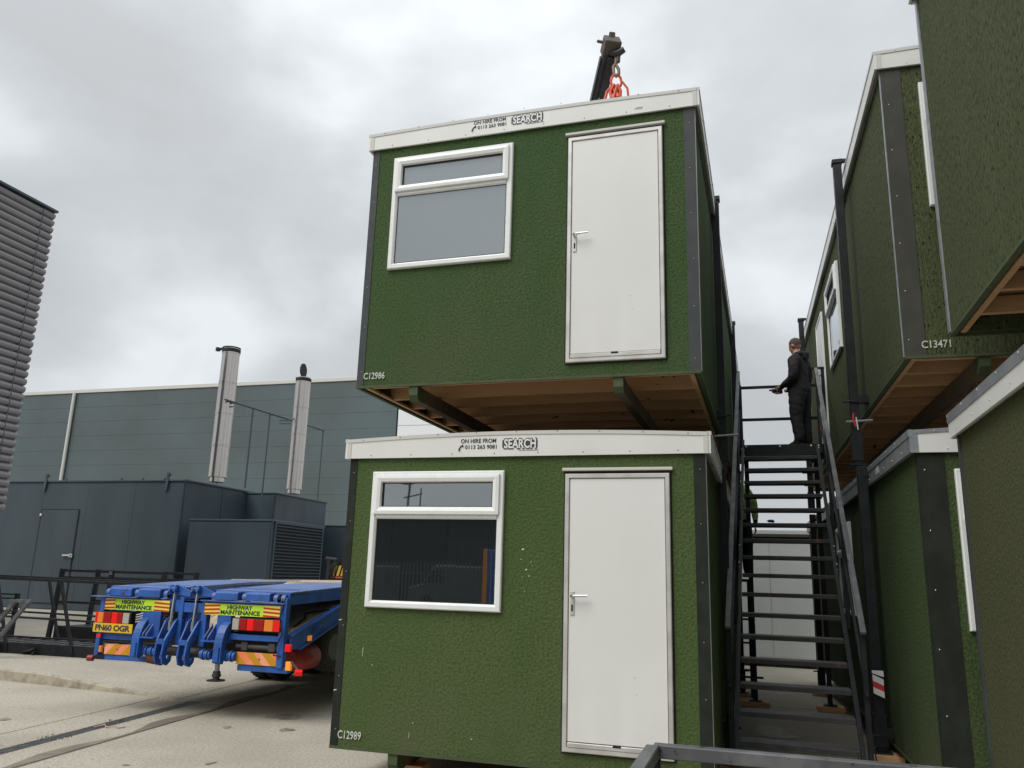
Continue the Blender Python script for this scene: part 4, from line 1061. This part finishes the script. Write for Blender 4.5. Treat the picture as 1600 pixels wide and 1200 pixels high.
# retractable foot
MB().tube([(1.745, .13, .44), (1.745, .13, .82)], .028, 12).build('support_leg', GALV, TR)
MB().tube([(1.745, .13, .45), (1.745, .13, .51)], [.055, .04], 12).tube([(1.745, .13, .40), (1.745, .13, .412)], .105, 20).tube([(1.745, .13, .41), (1.745, .13, .455)], [.04, .04], 12).build('support_foot', GRIME, TR)
# chassis and wheels
for x in (.75, 1.85): box('chassis_beam', x, x+.10, .14, 9.5, .88, .90+.06, SOOT, TR)
for x in (.75, 1.85): box('chassis_beam', x, x+.10, 2.7, 9.5, .96, 1.34, BLUE, TR)
for k in range(3):
    yc = 3.5+k*1.05
    MB().tube([(.3, yc, .48), (2.4, yc, .48)], .06, 10).build('axle', GRIME, TR)
    for x0 in (.14, .42, 2.06, 2.34):
        ty = MB()
        ty.tube([(x0, yc, .48), (x0+.03, yc, .48), (x0+.20, yc, .48), (x0+.23, yc, .48)], [.40, .465, .465, .40], 32)
        wh = ty.build('wheel', RUBBER, TR)
        tr_ = MB()
        for j in range(36):
            a = j*math.pi/18
            tr_.bar((x0+.04, yc+.465*math.cos(a), .48+.465*math.sin(a)), (x0+.19, yc+.465*math.cos(a+.05), .48+.465*math.sin(a+.05)), .03, .014, (0, -math.sin(a), math.cos(a)))
        tr_.build('tyre_tread', RUBBER, wh)
        MB().tube([(x0-.004, yc, .48), (x0+.05, yc, .48)], [.24, .18], 24).tube([(x0+.234, yc, .48), (x0+.18, yc, .48)], [.24, .18], 24).build('rim', HUBM, wh)
    box('mudflap_bracket', 2.40, 2.62, yc+.50, yc+.53, .45, 1.0, SOOT, TR)
box('tool_box', 2.38, 2.66, 6.6, 7.4, .55, .95, GRIME, TR, .01)
MB().tube([(2.38, 1.35, .74), (2.40, 1.35, .74), (2.56, 1.35, .74), (2.60, 1.35, .74)], [.25, .30, .30, .24], 28).build('spare_wheel', RUBBER, TR)
MB().tube([(2.601, 1.35, .74), (2.59, 1.35, .74)], [.16, .13], 20).build('spare_rim', HUBM, TR)
box('under_body', .35, 2.35, 1.3, 2.6, .50, .86, SOOT, TR, .02)
box('reflector_plate', 2.662, 2.668, 6.75, 6.85, .78, .88, PARA, TR)

# lorry with crane ahead of the trailer, mostly hidden by the cabin stack
LO = thing('crane_lorry', 'lorry with black loader crane behind the cabins, its boom tip above the roof', 'crane lorry', (-4.47, 12.1, 0))
box('chassis', .45, 2.2, 0, 5.6, .75, 1.05, SOOT, LO, .02)
box('cab', .05, 2.55, 3.6, 5.6, .9, 3.0, BLUE, LO, .08)
MB().box(.3, 2.3, 5.601, 5.62, 1.9, 2.7).build('windscreen', PANE_DARK, LO)
for sx in (.049, 2.551): MB().box(min(sx, sx-.01 if sx < 1 else sx+.01), max(sx, sx-.01 if sx < 1 else sx+.01), 4.2, 5.2, 1.95, 2.6).build('side_window', PANE_DARK, LO)
for yc in (.9, 4.7):
    for x0 in (.12, 2.15):
        wh = MB().tube([(x0, yc, .5), (x0+.03, yc, .5), (x0+.27, yc, .5), (x0+.30, yc, .5)], [.42, .5, .5, .42], 28).build('wheel', RUBBER, LO)
        MB().tube([(x0-.004, yc, .5), (x0+.304, yc, .5)], .24, 20).build('rim', HUBM, wh)
box('crane_base', .75, 1.85, 1.9, 2.7, 1.05, 1.9, CRANEB, LO, .03)
MB().tube([(1.3, 2.3, 1.9), (1.3, 2.3, 2.9)], [.28, .22], 16).build('crane_column', CRANEB, LO)
# stabiliser beam with striped end on the near side
box('stabiliser_beam', -1.9, .75, -.35, -.05, 1.50, 1.66, CRANEB, LO, .01)
sbx = MB().box(-2.02, -1.70, -.50, -.46, 1.58, 1.86).build('stabiliser_guard', SOOT, LO)
for k in range(3): MB().plate_xz([(-2.0+k*.11, 1.60), (-1.94+k*.11, 1.60), (-1.88+k*.11, 1.84), (-1.94+k*.11, 1.84)], -.515, -.501).build('yellow_stripe', YEL, sbx)
MB().tube([(-2.15, -.4, 1.35), (-2.15, -.4, 1.98)], .07, 10).tube([(-2.25, -.42, 2.0), (-1.95, -.42, 1.97)], .05, 8).tube([(-2.15, -.45, 1.60), (-1.8, -.45, 1.75)], .03, 8).build('stabiliser_leg', SOOT, LO)
hs = MB()
for k in range(4): hs.tube([(-2.1+k*.05, -.5, 1.5), (-2.05+k*.05, -.56, 1.78+.03*k), (-1.92+k*.04, -.5, 2.0), (-1.8, -.5, 1.75)], .013, 6)
hs.build('hydraulic_hoses', SOOT, LO); box('orange_cap', -2.05, -1.70, -.50, -.2, 1.545, 1.578, REDCH, LO)
# boom (world direction from column top to the tip above the middle of the hanging cabin)
base = Vector((-3.17, 14.4, 3.0)); tip = Vector((1.46, 5.0, 10.13))
Li = LO.matrix_basis.inverted()
LO_inv = Matrix.Translation((4.47, -12.1, 0))
def lw(p): return LO_inv @ Vector(p)
dirv = (tip-base).normalized()
b1, b2, b3 = base, base+dirv*6.3, tip-dirv*.10
MB().bar(lw(b1), lw(b2), .34, .42).build('boom', CRANEB, LO, bevel=.02)
MB().bar(lw(b2-dirv*.3), lw(base+dirv*9.2), .28, .34).build('boom_section', CRANEB, LO, bevel=.02)
MB().bar(lw(base+dirv*9.0), lw(b3), .20, .27).build('boom_section', CRANEB, LO, bevel=.015)
side = dirv.cross(Vector((0, 0, 1))).normalized(); upv = side.cross(dirv).normalized()
MB().bar(lw(tip-dirv*1.6-upv*.16), lw(tip-dirv*.12-upv*.16), .10, .06, ).bar(lw(tip-dirv*2.2+side*.125), lw(tip-dirv*.2+side*.125), .03, .10).build('boom_rail', CRANEB, LO)
MB().bar(lw(tip-dirv*.16), lw(tip+dirv*.12), .27, .25).bar(lw(tip+dirv*.10+upv*.08), lw(tip+dirv*.17+upv*.14), .10, .05).bar(lw(tip+side*.05+upv*.10), lw(tip+side*.22+upv*.14), .04, .05).build('boom_tip_block', CRANET, LO, bevel=.012)
hkp = tip+Vector((.10, 0, -.22))
MB().tube([lw(tip+Vector((-.02, 0, -.14))), lw(tip+Vector((.12, -.02, -.17))), lw(tip+Vector((.22, -.04, -.13)))], [.05, .06, .05], 10).tube([lw(tip+Vector((.12, 0, -.16))), lw(hkp+Vector((.01, 0, -.10)))], .035, 8).build('tip_shackle', CRANEB, LO)
hs = MB()
for k in range(3):
    o = Vector((-.55-.07*k, 0, -.98)); a = base+dirv*(11.0)
    pts = [tip-dirv*1.75+Vector((-.16, 0, -.12))+Vector((.07*math.cos(t)*(1+k*.35)-.05*k, 0, .13*math.sin(t)*(1+.2*k))) for t in [q*math.pi/8 for q in range(-1, 10)]]
    hs.tube([lw(p) for p in pts], .009, 6)
hs.build('boom_hoses', SOOT, LO)

# chains: every link is a ring
def link_ring(mb, c, u, v, a, b, r):
    pts = [c+u*a*math.cos(t)+v*b*math.sin(t) for t in [2*math.pi*k/12 for k in range(13)]]
    mb.tube(pts, r, 6, cap=False)
CH = thing('lifting_chains', 'orange red four leg lifting chains hanging from the crane tip above the roof', 'chain sling', (1.54, 5.0, 8.70))
def cw(v): return Vector(v)-Vector((1.54, 5.0, 8.70))
hkm = MB()
ctr = Vector((1.54, 5.0, 9.74))
hkm.tube([cw(ctr+Vector((0, 0, .14))), cw(ctr+Vector((0, 0, .05)))], .03, 8)
hkm.tube([cw(ctr+Vector((.0, 0, .06))), cw(ctr+Vector((-.045, 0, .0))), cw(ctr+Vector((-.04, 0, -.13))), cw(ctr+Vector((0, 0, -.19))), cw(ctr+Vector((.045, 0, -.14))), cw(ctr+Vector((.04, 0, -.06))), cw(ctr+Vector((0, 0, .02)))], .026, 8)
hkm.build('lifting_hook', BRASS, CH)
top_l = MB(); c0 = ctr+Vector((0, 0, -.28)); link_ring(top_l, cw(c0), Vector((.95, .3, 0)), Vector((0, 0, 1)), .085, .13, .022); top_l.build('master_link', REDCH, CH)
cor = [(.9, 4.0), (2.15, 4.0), (.9, 6.2), (2.15, 6.2)]
apex = c0+Vector((0, 0, -.10))
for (cx, cy) in cor:
    end = Vector((cx, cy, 5.90)); d = (end-apex).normalized(); Ln = (end-apex).length
    a = d.cross(Vector((0, 0, 1))).normalized(); b = a.cross(d).normalized()
    ch = MB(); s = 0; k = 0
    sub = MB(); link_ring(sub, cw(apex+d*.09+Vector((0, 0, .0))), a, d, .05, .10, .018); sub.tube([cw(apex+d*.17), cw(apex+d*.25)], .032, 8); sub.build('sling_connector', REDCH, CH)
    s = .27
    while s < Ln:
        if s < 2.2:
            link_ring(ch, cw(apex+d*s), a if k % 2 else b, d, .022, .036, .008); s += .056
        else:
            ch.tube([cw(apex+d*s), cw(end)], .012, 6); break
        k += 1
    ch.build('chain_leg', REDCH, CH)
MB().tube([cw(apex+Vector((-.07, 0, .03))), cw(apex+Vector((-.15, 0, -.06))), cw(apex+Vector((-.18, -.02, -.22)))], .024, 8).tube([cw(apex+Vector((-.02, -.05, .02))), cw(apex+Vector((-.09, -.05, -.10))), cw(apex+Vector((-.06, -.06, -.24)))], .028, 8).tube([cw(apex+Vector((.03, -.06, .0))), cw(apex+Vector((.08, -.06, -.12))), cw(apex+Vector((.07, -.06, -.26)))], .026, 8).tube([cw(apex+Vector((.10, 0, .08))), cw(apex+Vector((.18, 0, -.05))), cw(apex+Vector((.20, 0, -.25)))], .018, 8).tube([cw(apex+Vector((.02, -.05, -.02))), cw(apex+Vector((-.04, -.08, -.28)))], .026, 8).build('shortening_hook', REDCH, CH)

# ================================================================== STEEL STAIR PARTS LYING ON THE GROUND
Z0 = .137
LS = thing('steel_stair_flight', 'black steel stair flight lying flat on the concrete left of the trailer', 'stair flight', (-12.0, 5.15, Z0), .03)
for y in (0, 1.10): box('stringer', 0, 5.3, y-.025, y+.025, .02, .20, STEEL, LS, .004)
for k in range(18): box('tread', .18+k*.285, .24+k*.285, .028, 1.072, .13, .17, WORN, LS, .003)
for y in (-.03, 1.13):
    MB().bar((-.3, y, 1.30), (5.2, y, 1.25), .05, .05).build('handrail', STEEL, LS, bevel=.004)
    MB().bar((-.1, y, .66), (5.1, y, .60), .035, .035).build('mid_rail', STEEL, LS, bevel=.003)
    for k in range(4):
        xb = 1.05+k*1.38
        MB().bar((xb+.42, y, .06), (xb-.05, y, 1.28), .045, .045).build('post', STEEL, LS, bevel=.003)
MB().tube([(2.1, -.1, .05), (2.75, -.12, .12)], .05, 10).tube([(3.2, -.05, .05), (3.5, -.08, .12), (3.45, -.08, .02)], .03, 8).build('end_bracket', STEEL, LS)
RF = thing('safety_barrier', 'tall black steel guard frame behind the stair flight on the ground', 'guard frame', (-10.7, 7.7, Z0), 0.0)
for y in (0, 1.0):
    for z in (1.42, 1.28, .78, .28): MB().bar((.02, y, z), (2.55, y, z), .05, .05).build('rail', STEEL, RF, bevel=.003)
for x, y, s in ((0, 0, .12), (1.28, 0, .04), (2.58, 0, 0), (0, 1.0, .1), (2.58, 1, 0)):
    MB().bar((x-s, y, 0), (x, y, 1.46), .09, .07).build('post', STEEL, RF, bevel=.004)
box('base_plate', -.1, 2.7, .1, .9, .0, .28, STEEL, RF, .005)
box('joint_cap', 1.24, 1.32, -.045, -.036, 1.36, 1.44, WORN, RF)
R2 = dup(RF, (-14.6, 6.9, Z0), 0.0, 'lower black steel guard frame at the far left edge beside the stair flight')
for ch in R2.children: ch.scale = (1, 1, .62)
AF = thing('trestle', 'worn steel trestle leg pair leaning in front of the stair flight at left', 'trestle', (-8.55, 4.45, Z0))
for x in (0, .28):
    MB().bar((x-.55, 0, .0), (x+.1, .12, .93), .06, .06).build('leg', WORN, AF, bevel=.004)
MB().bar((-.02, .13, .93), (.42, .13, .93), .06, .05).build('top_bar', WORN, AF, bevel=.004)
MB().bar((-.3, .06, .4), (.02, .06, .42), .03, .03).build('brace', WORN, AF)

# ================================================================== GENERATOR ENCLOSURES
GE1 = thing('generator_enclosure', 'long slate blue steel plant enclosure with a door and lifting lugs', 'enclosure', (-27, 16.75, .13), 0, 'slate blue plant enclosures')
EX = 27-15.15
box('body', 0, EX, 0, 4.15, 0, 4.42, GEN, GE1, .01)
box('roof_edge', -.04, EX+.05, -.05, 4.2, 4.42, 4.485, GENT, GE1, .008)
for i in range(6):
    x = EX-.02-i*1.98
    box('wall_panel', x-1.976, x, -.010, -.001, .06, 4.36, GEN, GE1, .003)
for y0, y1 in ((.03, 2.03), (2.05, 4.12)): box('wall_panel', EX+.001, EX+.020, y0, y1, .06, 4.36, GEN, GE1, .006)
dxa, dxb = 27-21.05, 27-19.43
dr_ = box('door', dxa, dxb, -.036, -.012, .25, 3.42, GEN, GE1, .006)
MB().frame(dxa-.035, dxb+.035, .215, 3.455, [(0, -.024), (0, -.030), (.028, -.030), (.028, -.024)]).build('door_surround', SOOT, GE1)
MB().tube([(dxb-.35, -.09, 1.86), (dxb-.02, -.09, 1.86)], .035, 8).box(dxb-.10, dxb+.05, -.08, -.045, 1.80, 1.92).build('latch', CHROME, dr_)
MB().box(dxa-.05, dxa+.03, -.06, -.045, 3.22, 3.30).build('alarm_light', VANW, dr_)
for u in (27-21.1, 27-15.87):
    lg = MB().bar((u, -.05, 4.10), (u+.06, -.05, 4.72), .10, .05).tube([(u+.06, -.10, 4.66), (u+.06, .02, 4.66)], .055, 10); lg.build('lifting_lug', GENT, GE1)
for u in (9.2, 10.1, 11.0, 6.8): box('cable_clip', u, u+.07, -.06, -.02, 4.485, 4.53, GENT, GE1)
GE2 = thing('generator_enclosure', 'lower slate blue enclosure with black louvres on its right side', 'enclosure', (-14.15, 15.95, .13), 0, 'slate blue plant enclosures')
box('body', 0, 3.04, 0, 3.2, 0, 3.05, GEN, GE2, .01); box('roof_edge', -.03, 3.10, -.03, 3.23, 3.05, 3.10, GENT, GE2, .006)
box('wall_panel', .02, 3.02, -.02, -.001, .05, 3.0, GEN, GE2, .005)
box('louvre_recess', 3.041, 3.046, .22, 3.08, 1.15, 3.0, SOOT, GE2)
MB().frame(.16, 3.14, 1.10, 3.05, [(0, 0), (0, .05), (.05, .05), (.05, 0)], fn=lambda x, y, z: (3.042+y, x, z)).build('louvre_frame', GENT, GE2)
lv = MB().prism([(0, 0), (.060, -.030), (.064, -.022), (.004, .010)], lambda a, b, t: (3.05+a, 3.08 if t else .22, b)).mesh('louvre_slat', GENT)
for k in range(18):
    o = link('louvre_slat', lv, GE2); o.location = (0, 0, 1.20+k*.102)
GE3 = thing('generator_enclosure', 'small slate blue enclosure carrying the second flue behind the louvred one', 'enclosure', (-16.3, 20.95, .13), 0, 'slate blue plant enclosures')
box('body', 0, 2.42, -.7, 3.15, 0, 4.36, GEN, GE3, .01); box('roof_edge', -.03, 2.46, -.74, 3.2, 4.36, 4.41, GENT, GE3, .006)
box('wall_panel', 2.421, 2.436, -.66, 3.1, .05, 4.30, GEN, GE3, .004); box('wall_panel', .02, 2.40, -.72, -.701, .05, 4.30, GEN, GE3, .004)
GE4 = thing('generator_enclosure', 'plain slate blue wall just left of the cabin stack', 'enclosure', (-14.9, 24.75, .13), 0, 'slate blue plant enclosures')
box('body', 0, 9.0, 0, 2.0, 0, 3.45, GEN, GE4, .01); box('roof_edge', -.03, 9.03, -.03, 2.03, 3.45, 3.50, GENT, GE4, .006)
for i in range(4): box('wall_panel', .02+i*2.24, 2.24+i*2.24, -.02, -.001, .05, 3.4, GEN, GE4, .004)

def flue(name, label, x, y, z0, z1, r, open_):
    f = thing(name, label, 'flue', (x, y, z0), 0, 'stainless steel flues')
    lean = 0
    Hh = z1-z0
    MB().tube([(0, 0, 0), (0, 0, .16)], r*.82, 22).build('collar', STAIN, f)
    n = 4
    for k in range(n):
        a = .16+(Hh-.32)*k/n; b = .16+(Hh-.32)*(k+1)/n
        s = MB().tube([(0, 0, a), (0, 0, b-.006)], r, 24).tube([(0, 0, a), (0, 0, a+.05)], r*1.03, 24).tube([(0, 0, b-.055), (0, 0, b-.008)], r*1.03, 24)
        s.build('flue_section', STAIN, f)
    MB().tube([(0, 0, Hh-.16), (0, 0, Hh-.05)], r*1.06, 24).tube([(0, 0, Hh-.05), (0, 0, Hh-.03)], r*.9, 24).build('rim', SOOT, f)
    MB().tube([(0, 0, Hh-.03), (0, 0, Hh-.0)], r*.95, 24).build('neck', STAIN, f)
    if open_:
        lid = MB(); n_ = 20; c = Vector((-r*.25, 0, Hh+.30))
        for s in (0, 1):
            for k in range(n_):
                t = 2*math.pi*k/n_; lid.v.append((c.x-r*.09*math.cos(t)+.05*s, c.y+r*.95*math.cos(t), c.z+r*.98*math.sin(t)))
        lid.f.append(tuple(range(n_))); lid.f.append(tuple(range(2*n_-1, n_-1, -1))); lid.m += [0, 0]; lid.sm += [False, False]
        for k in range(n_): lid.f.append((k, (k+1) % n_, n_+(k+1) % n_, n_+k)); lid.m.append(0); lid.sm.append(False)
        lid.box(-r*1.2, -r*.4, -.03, .03, Hh-.08, Hh+.04)
        lid.build('flap_lid', SOOT, f)
    else:
        MB().tube([(0, 0, Hh+.0), (0, 0, Hh+.03)], r*1.05, 24).box(-r*2.0, -r*.6, -.05, .05, Hh-.02, Hh+.06).box(-r*2.1, -r*1.7, -.06, .06, Hh-.05, Hh+.08).build('flap_lid', SOOT, f)
    return f
flue('exhaust_flue', 'taller stainless flue with its flap lid shut on the long enclosure', -14.50, 17.55, 4.61, 9.42, .305, False)
flue('exhaust_flue', 'shorter stainless flue with its round flap lid open', -13.42, 20.75, 4.54, 9.08, .285, True)
PF = thing('pipe_frame', 'thin grey conduit frame bracing the two stainless flues', 'pipe frame', (-14.20, 17.1, 0))
MB().tube([(0, .0, 7.44), (0, 6.78, 7.58), (.02, 6.82, 7.50)], .035, 8).build('top_pipe', GENT, PF)
for y, z0 in ((1.68, 4.55), (2.78, 3.5), (6.80, 4.6)): MB().tube([(0, y, z0), (0, y, 7.50)], .032, 8).build('upright', GENT, PF)
for y, x in ((.35, -.05), (3.6, .3)):
    MB().box(min(x, 0)-.08, max(x, 0)+.10, y-.04, y+.04, 7.36, 7.40).box(min(x, 0)-.08, max(x, 0)+.10, y-.04, y+.04, 7.24, 7.27).build('flue_bracket', GENT, PF)

# ================================================================== WAREHOUSE
WH = thing('warehouse', 'long grey clad warehouse with pale parapet along the horizon', 'warehouse', (-78, 45, 0))
box('core', 0, 57.3, .12, 30, 0, 15.2, GENT, WH)
pm = {}
ph = 1.175
for k in range(13):
    z1 = 15.25-k*ph; z0 = z1-ph+.007
    for j in range(4):
        x0 = j*14.33; x1 = x0+14.30
        o = box('cladding_panel', x0+.01, x1, -.02, .11, max(z0, 0.0), z1, WARE, WH, .008)
for j in range(4): box('parapet', j*14.33, j*14.33+14.32, -.10, .3, 15.29, 15.58, PARA, WH, .02)
MB().tube([(28.6, -.18, .2), (28.6, -.18, 15.3)], .13, 8).build('downpipe', PARA, WH)
WX = thing('warehouse_extension', 'white clad warehouse end glimpsed between the two stacked cabins', 'building', (-20.62, 45, 0))
box('core', .02, 8.5, .12, 30, 0, 14.2, WAREW, WX)
for k in range(12):
    z1 = 14.2-k*1.175; box('cladding_panel', .03, 8.5, -.02, .11, max(z1-1.15, 0), z1, WAREW, WX, .015)
box('parapet', .0, 8.5, -.10, .3, 14.24, 14.5, PARA, WX, .02)

# ================================================================== CORRUGATED BUILDING AT LEFT
CB = thing('corrugated_building', 'tall building edge with grey horizontal corrugated cladding at far left', 'building', (-15.17, 10.0, 0))
box('core', -6, -.16, -14, -.12, 0, 11.20, GENT, CB)
pitch = .2085
ribs = 40
prf = []
for k in range(ribs):
    z = 2.96+k*pitch
    prf += [(.0, z), (.045, z+.016), (.088, z+.045), (.108, z+pitch*.5), (.092, z+pitch-.050), (.048, z+pitch-.022), (.0, z+pitch-.004)]
for y0, y1, xo in ((-14, -.42, 0), (-.40, 0, .012)):
    mb = MB(); n = len(prf)
    for a in (y0, y1):
        for x, z in prf: mb.v.append((x-.10+xo, a, z))
    for i in range(n-1): mb.f.append((i, i+1, n+i+1, n+i)); mb.m.append(0); mb.sm.append(False)
    for i in (0, 1):   # closed ends rib by rib
        for k in range(ribs): mb.f.append(tuple(i*n+k*7+q for q in range(7))); mb.m.append(0); mb.sm.append(False)
    mb.build('cladding_sheet', CORR, CB)
box('joint_cover', -.15, -.02, -.425, -.395, 2.96, 11.3, GENT, CB)
box('cap_flashing', -6, .06, -14, .03, 11.31, 11.37, GENT, CB)
box('soffit', -6, -.14, -14, -.02, 2.90, 2.955, SOOT, CB)

# ================================================================== WHAT THE WINDOWS REFLECT (behind the camera)
BB = thing('dark_workshop', 'dark clad workshop across the yard mirrored in the lower cabin window', 'building', (-52, -44, 0))
box('wall', 0, 72, -12, 0, 0, 5.55, DKBLDG, BB)
for i in range(18): box('cladding_panel', .02+i*4, 4+i*4-.02, .001, .05, .1, 5.45, DKBLDG, BB, .01)
MB().add([(0,-12,5.55),(72,-12,5.55),(72,0,5.55),(0,0,5.55),(0,-6,6.2),(72,-6,6.2)], [(3,2,5,4),(1,0,4,5),(0,3,4),(2,1,5)]).build('roof', GREYTRIM, BB)
for i in range(3): box('roller_door', 24+i*12, 28+i*12, .055, .09, 0, 4, GREYTRIM, BB)
MT = thing('antenna_mast', 'slim antenna mast on the workshop roof mirrored in the top pane', 'mast', (-19.3, -44.6, 5.9))
MB().tube([(0, 0, -.6), (0, 0, 1.9)], .07, 8).build('pole', SOOT, MT); MB().ball((-.2, 0, 1.95), .55, 1, 1, .35, 8).build('dish', CABW, MT)
MB().tube([(-.3, 0, .9), (1.0, 0, 1.1)], .05, 6).tube([(.9, 0, -.3), (.9, 0, 1.5)], .05, 6).build('arm', SOOT, MT)
PFN = thing('palisade_fence', 'grey steel palisade fence across the yard mirrored in the window', 'fence', (-17, -24, 0))
pal = MB().plate_xz([(0, .05), (.065, .05), (.065, 2.05), (.0325, 2.2), (0, 2.05)], 0, .02).mesh('pale', FENCEM)
for k in range(120):
    o = link('pale', pal, PFN); o.location = (k*.155, 0, 0)
for z in (.4, 1.7): box('rail', 0, 18.6, -.05, -.005, z, z+.05, FENCEM, PFN)
for nm_, lab, vx in (('parked_van', 'white van behind the palisade fence mirrored at the left of the window', -20.0), ('parked_van', 'second white van behind the palisade fence mirrored in the middle of the window', -13.4)):
    VN = thing(nm_, lab, 'van', (vx, -33, 0), 0, 'vans behind the fence')
    MB().plate_xz([(0, .35), (5.2, .35), (5.2, 2.1), (1.35, 2.15), (.75, 1.25), (.05, 1.05)], -1, .95).build('body', VANG, VN, bevel=.06)
    MB().plate_xz([(.85, 1.3), (1.9, 1.3), (1.9, 1.95), (1.4, 1.98)], .951, .96).build('side_window', PANE_DARK, VN)
    for x in (1.0, 4.2):
        for y in (-.9, .75): MB().tube([(x, y, .35), (x, y+.22, .35)], .35, 20).build('wheel', RUBBER, VN)
BD = thing('blue_container', 'blue shipping container with orange edge mirrored at the right of the window', 'container', (-5.85, -21.5, 0))
box('body', 0, 2.4, -6, 0, .12, 2.6, BLUEDOOR, BD, .02); box('edge_post', -.12, .04, -.02, .04, .1, 2.65, ORANGE, BD)
for x in (.2, .7, 1.3, 1.8): MB().tube([(x, .05, .3), (x, .05, 2.5)], .02, 6).build('lock_rod', GALV, BD)
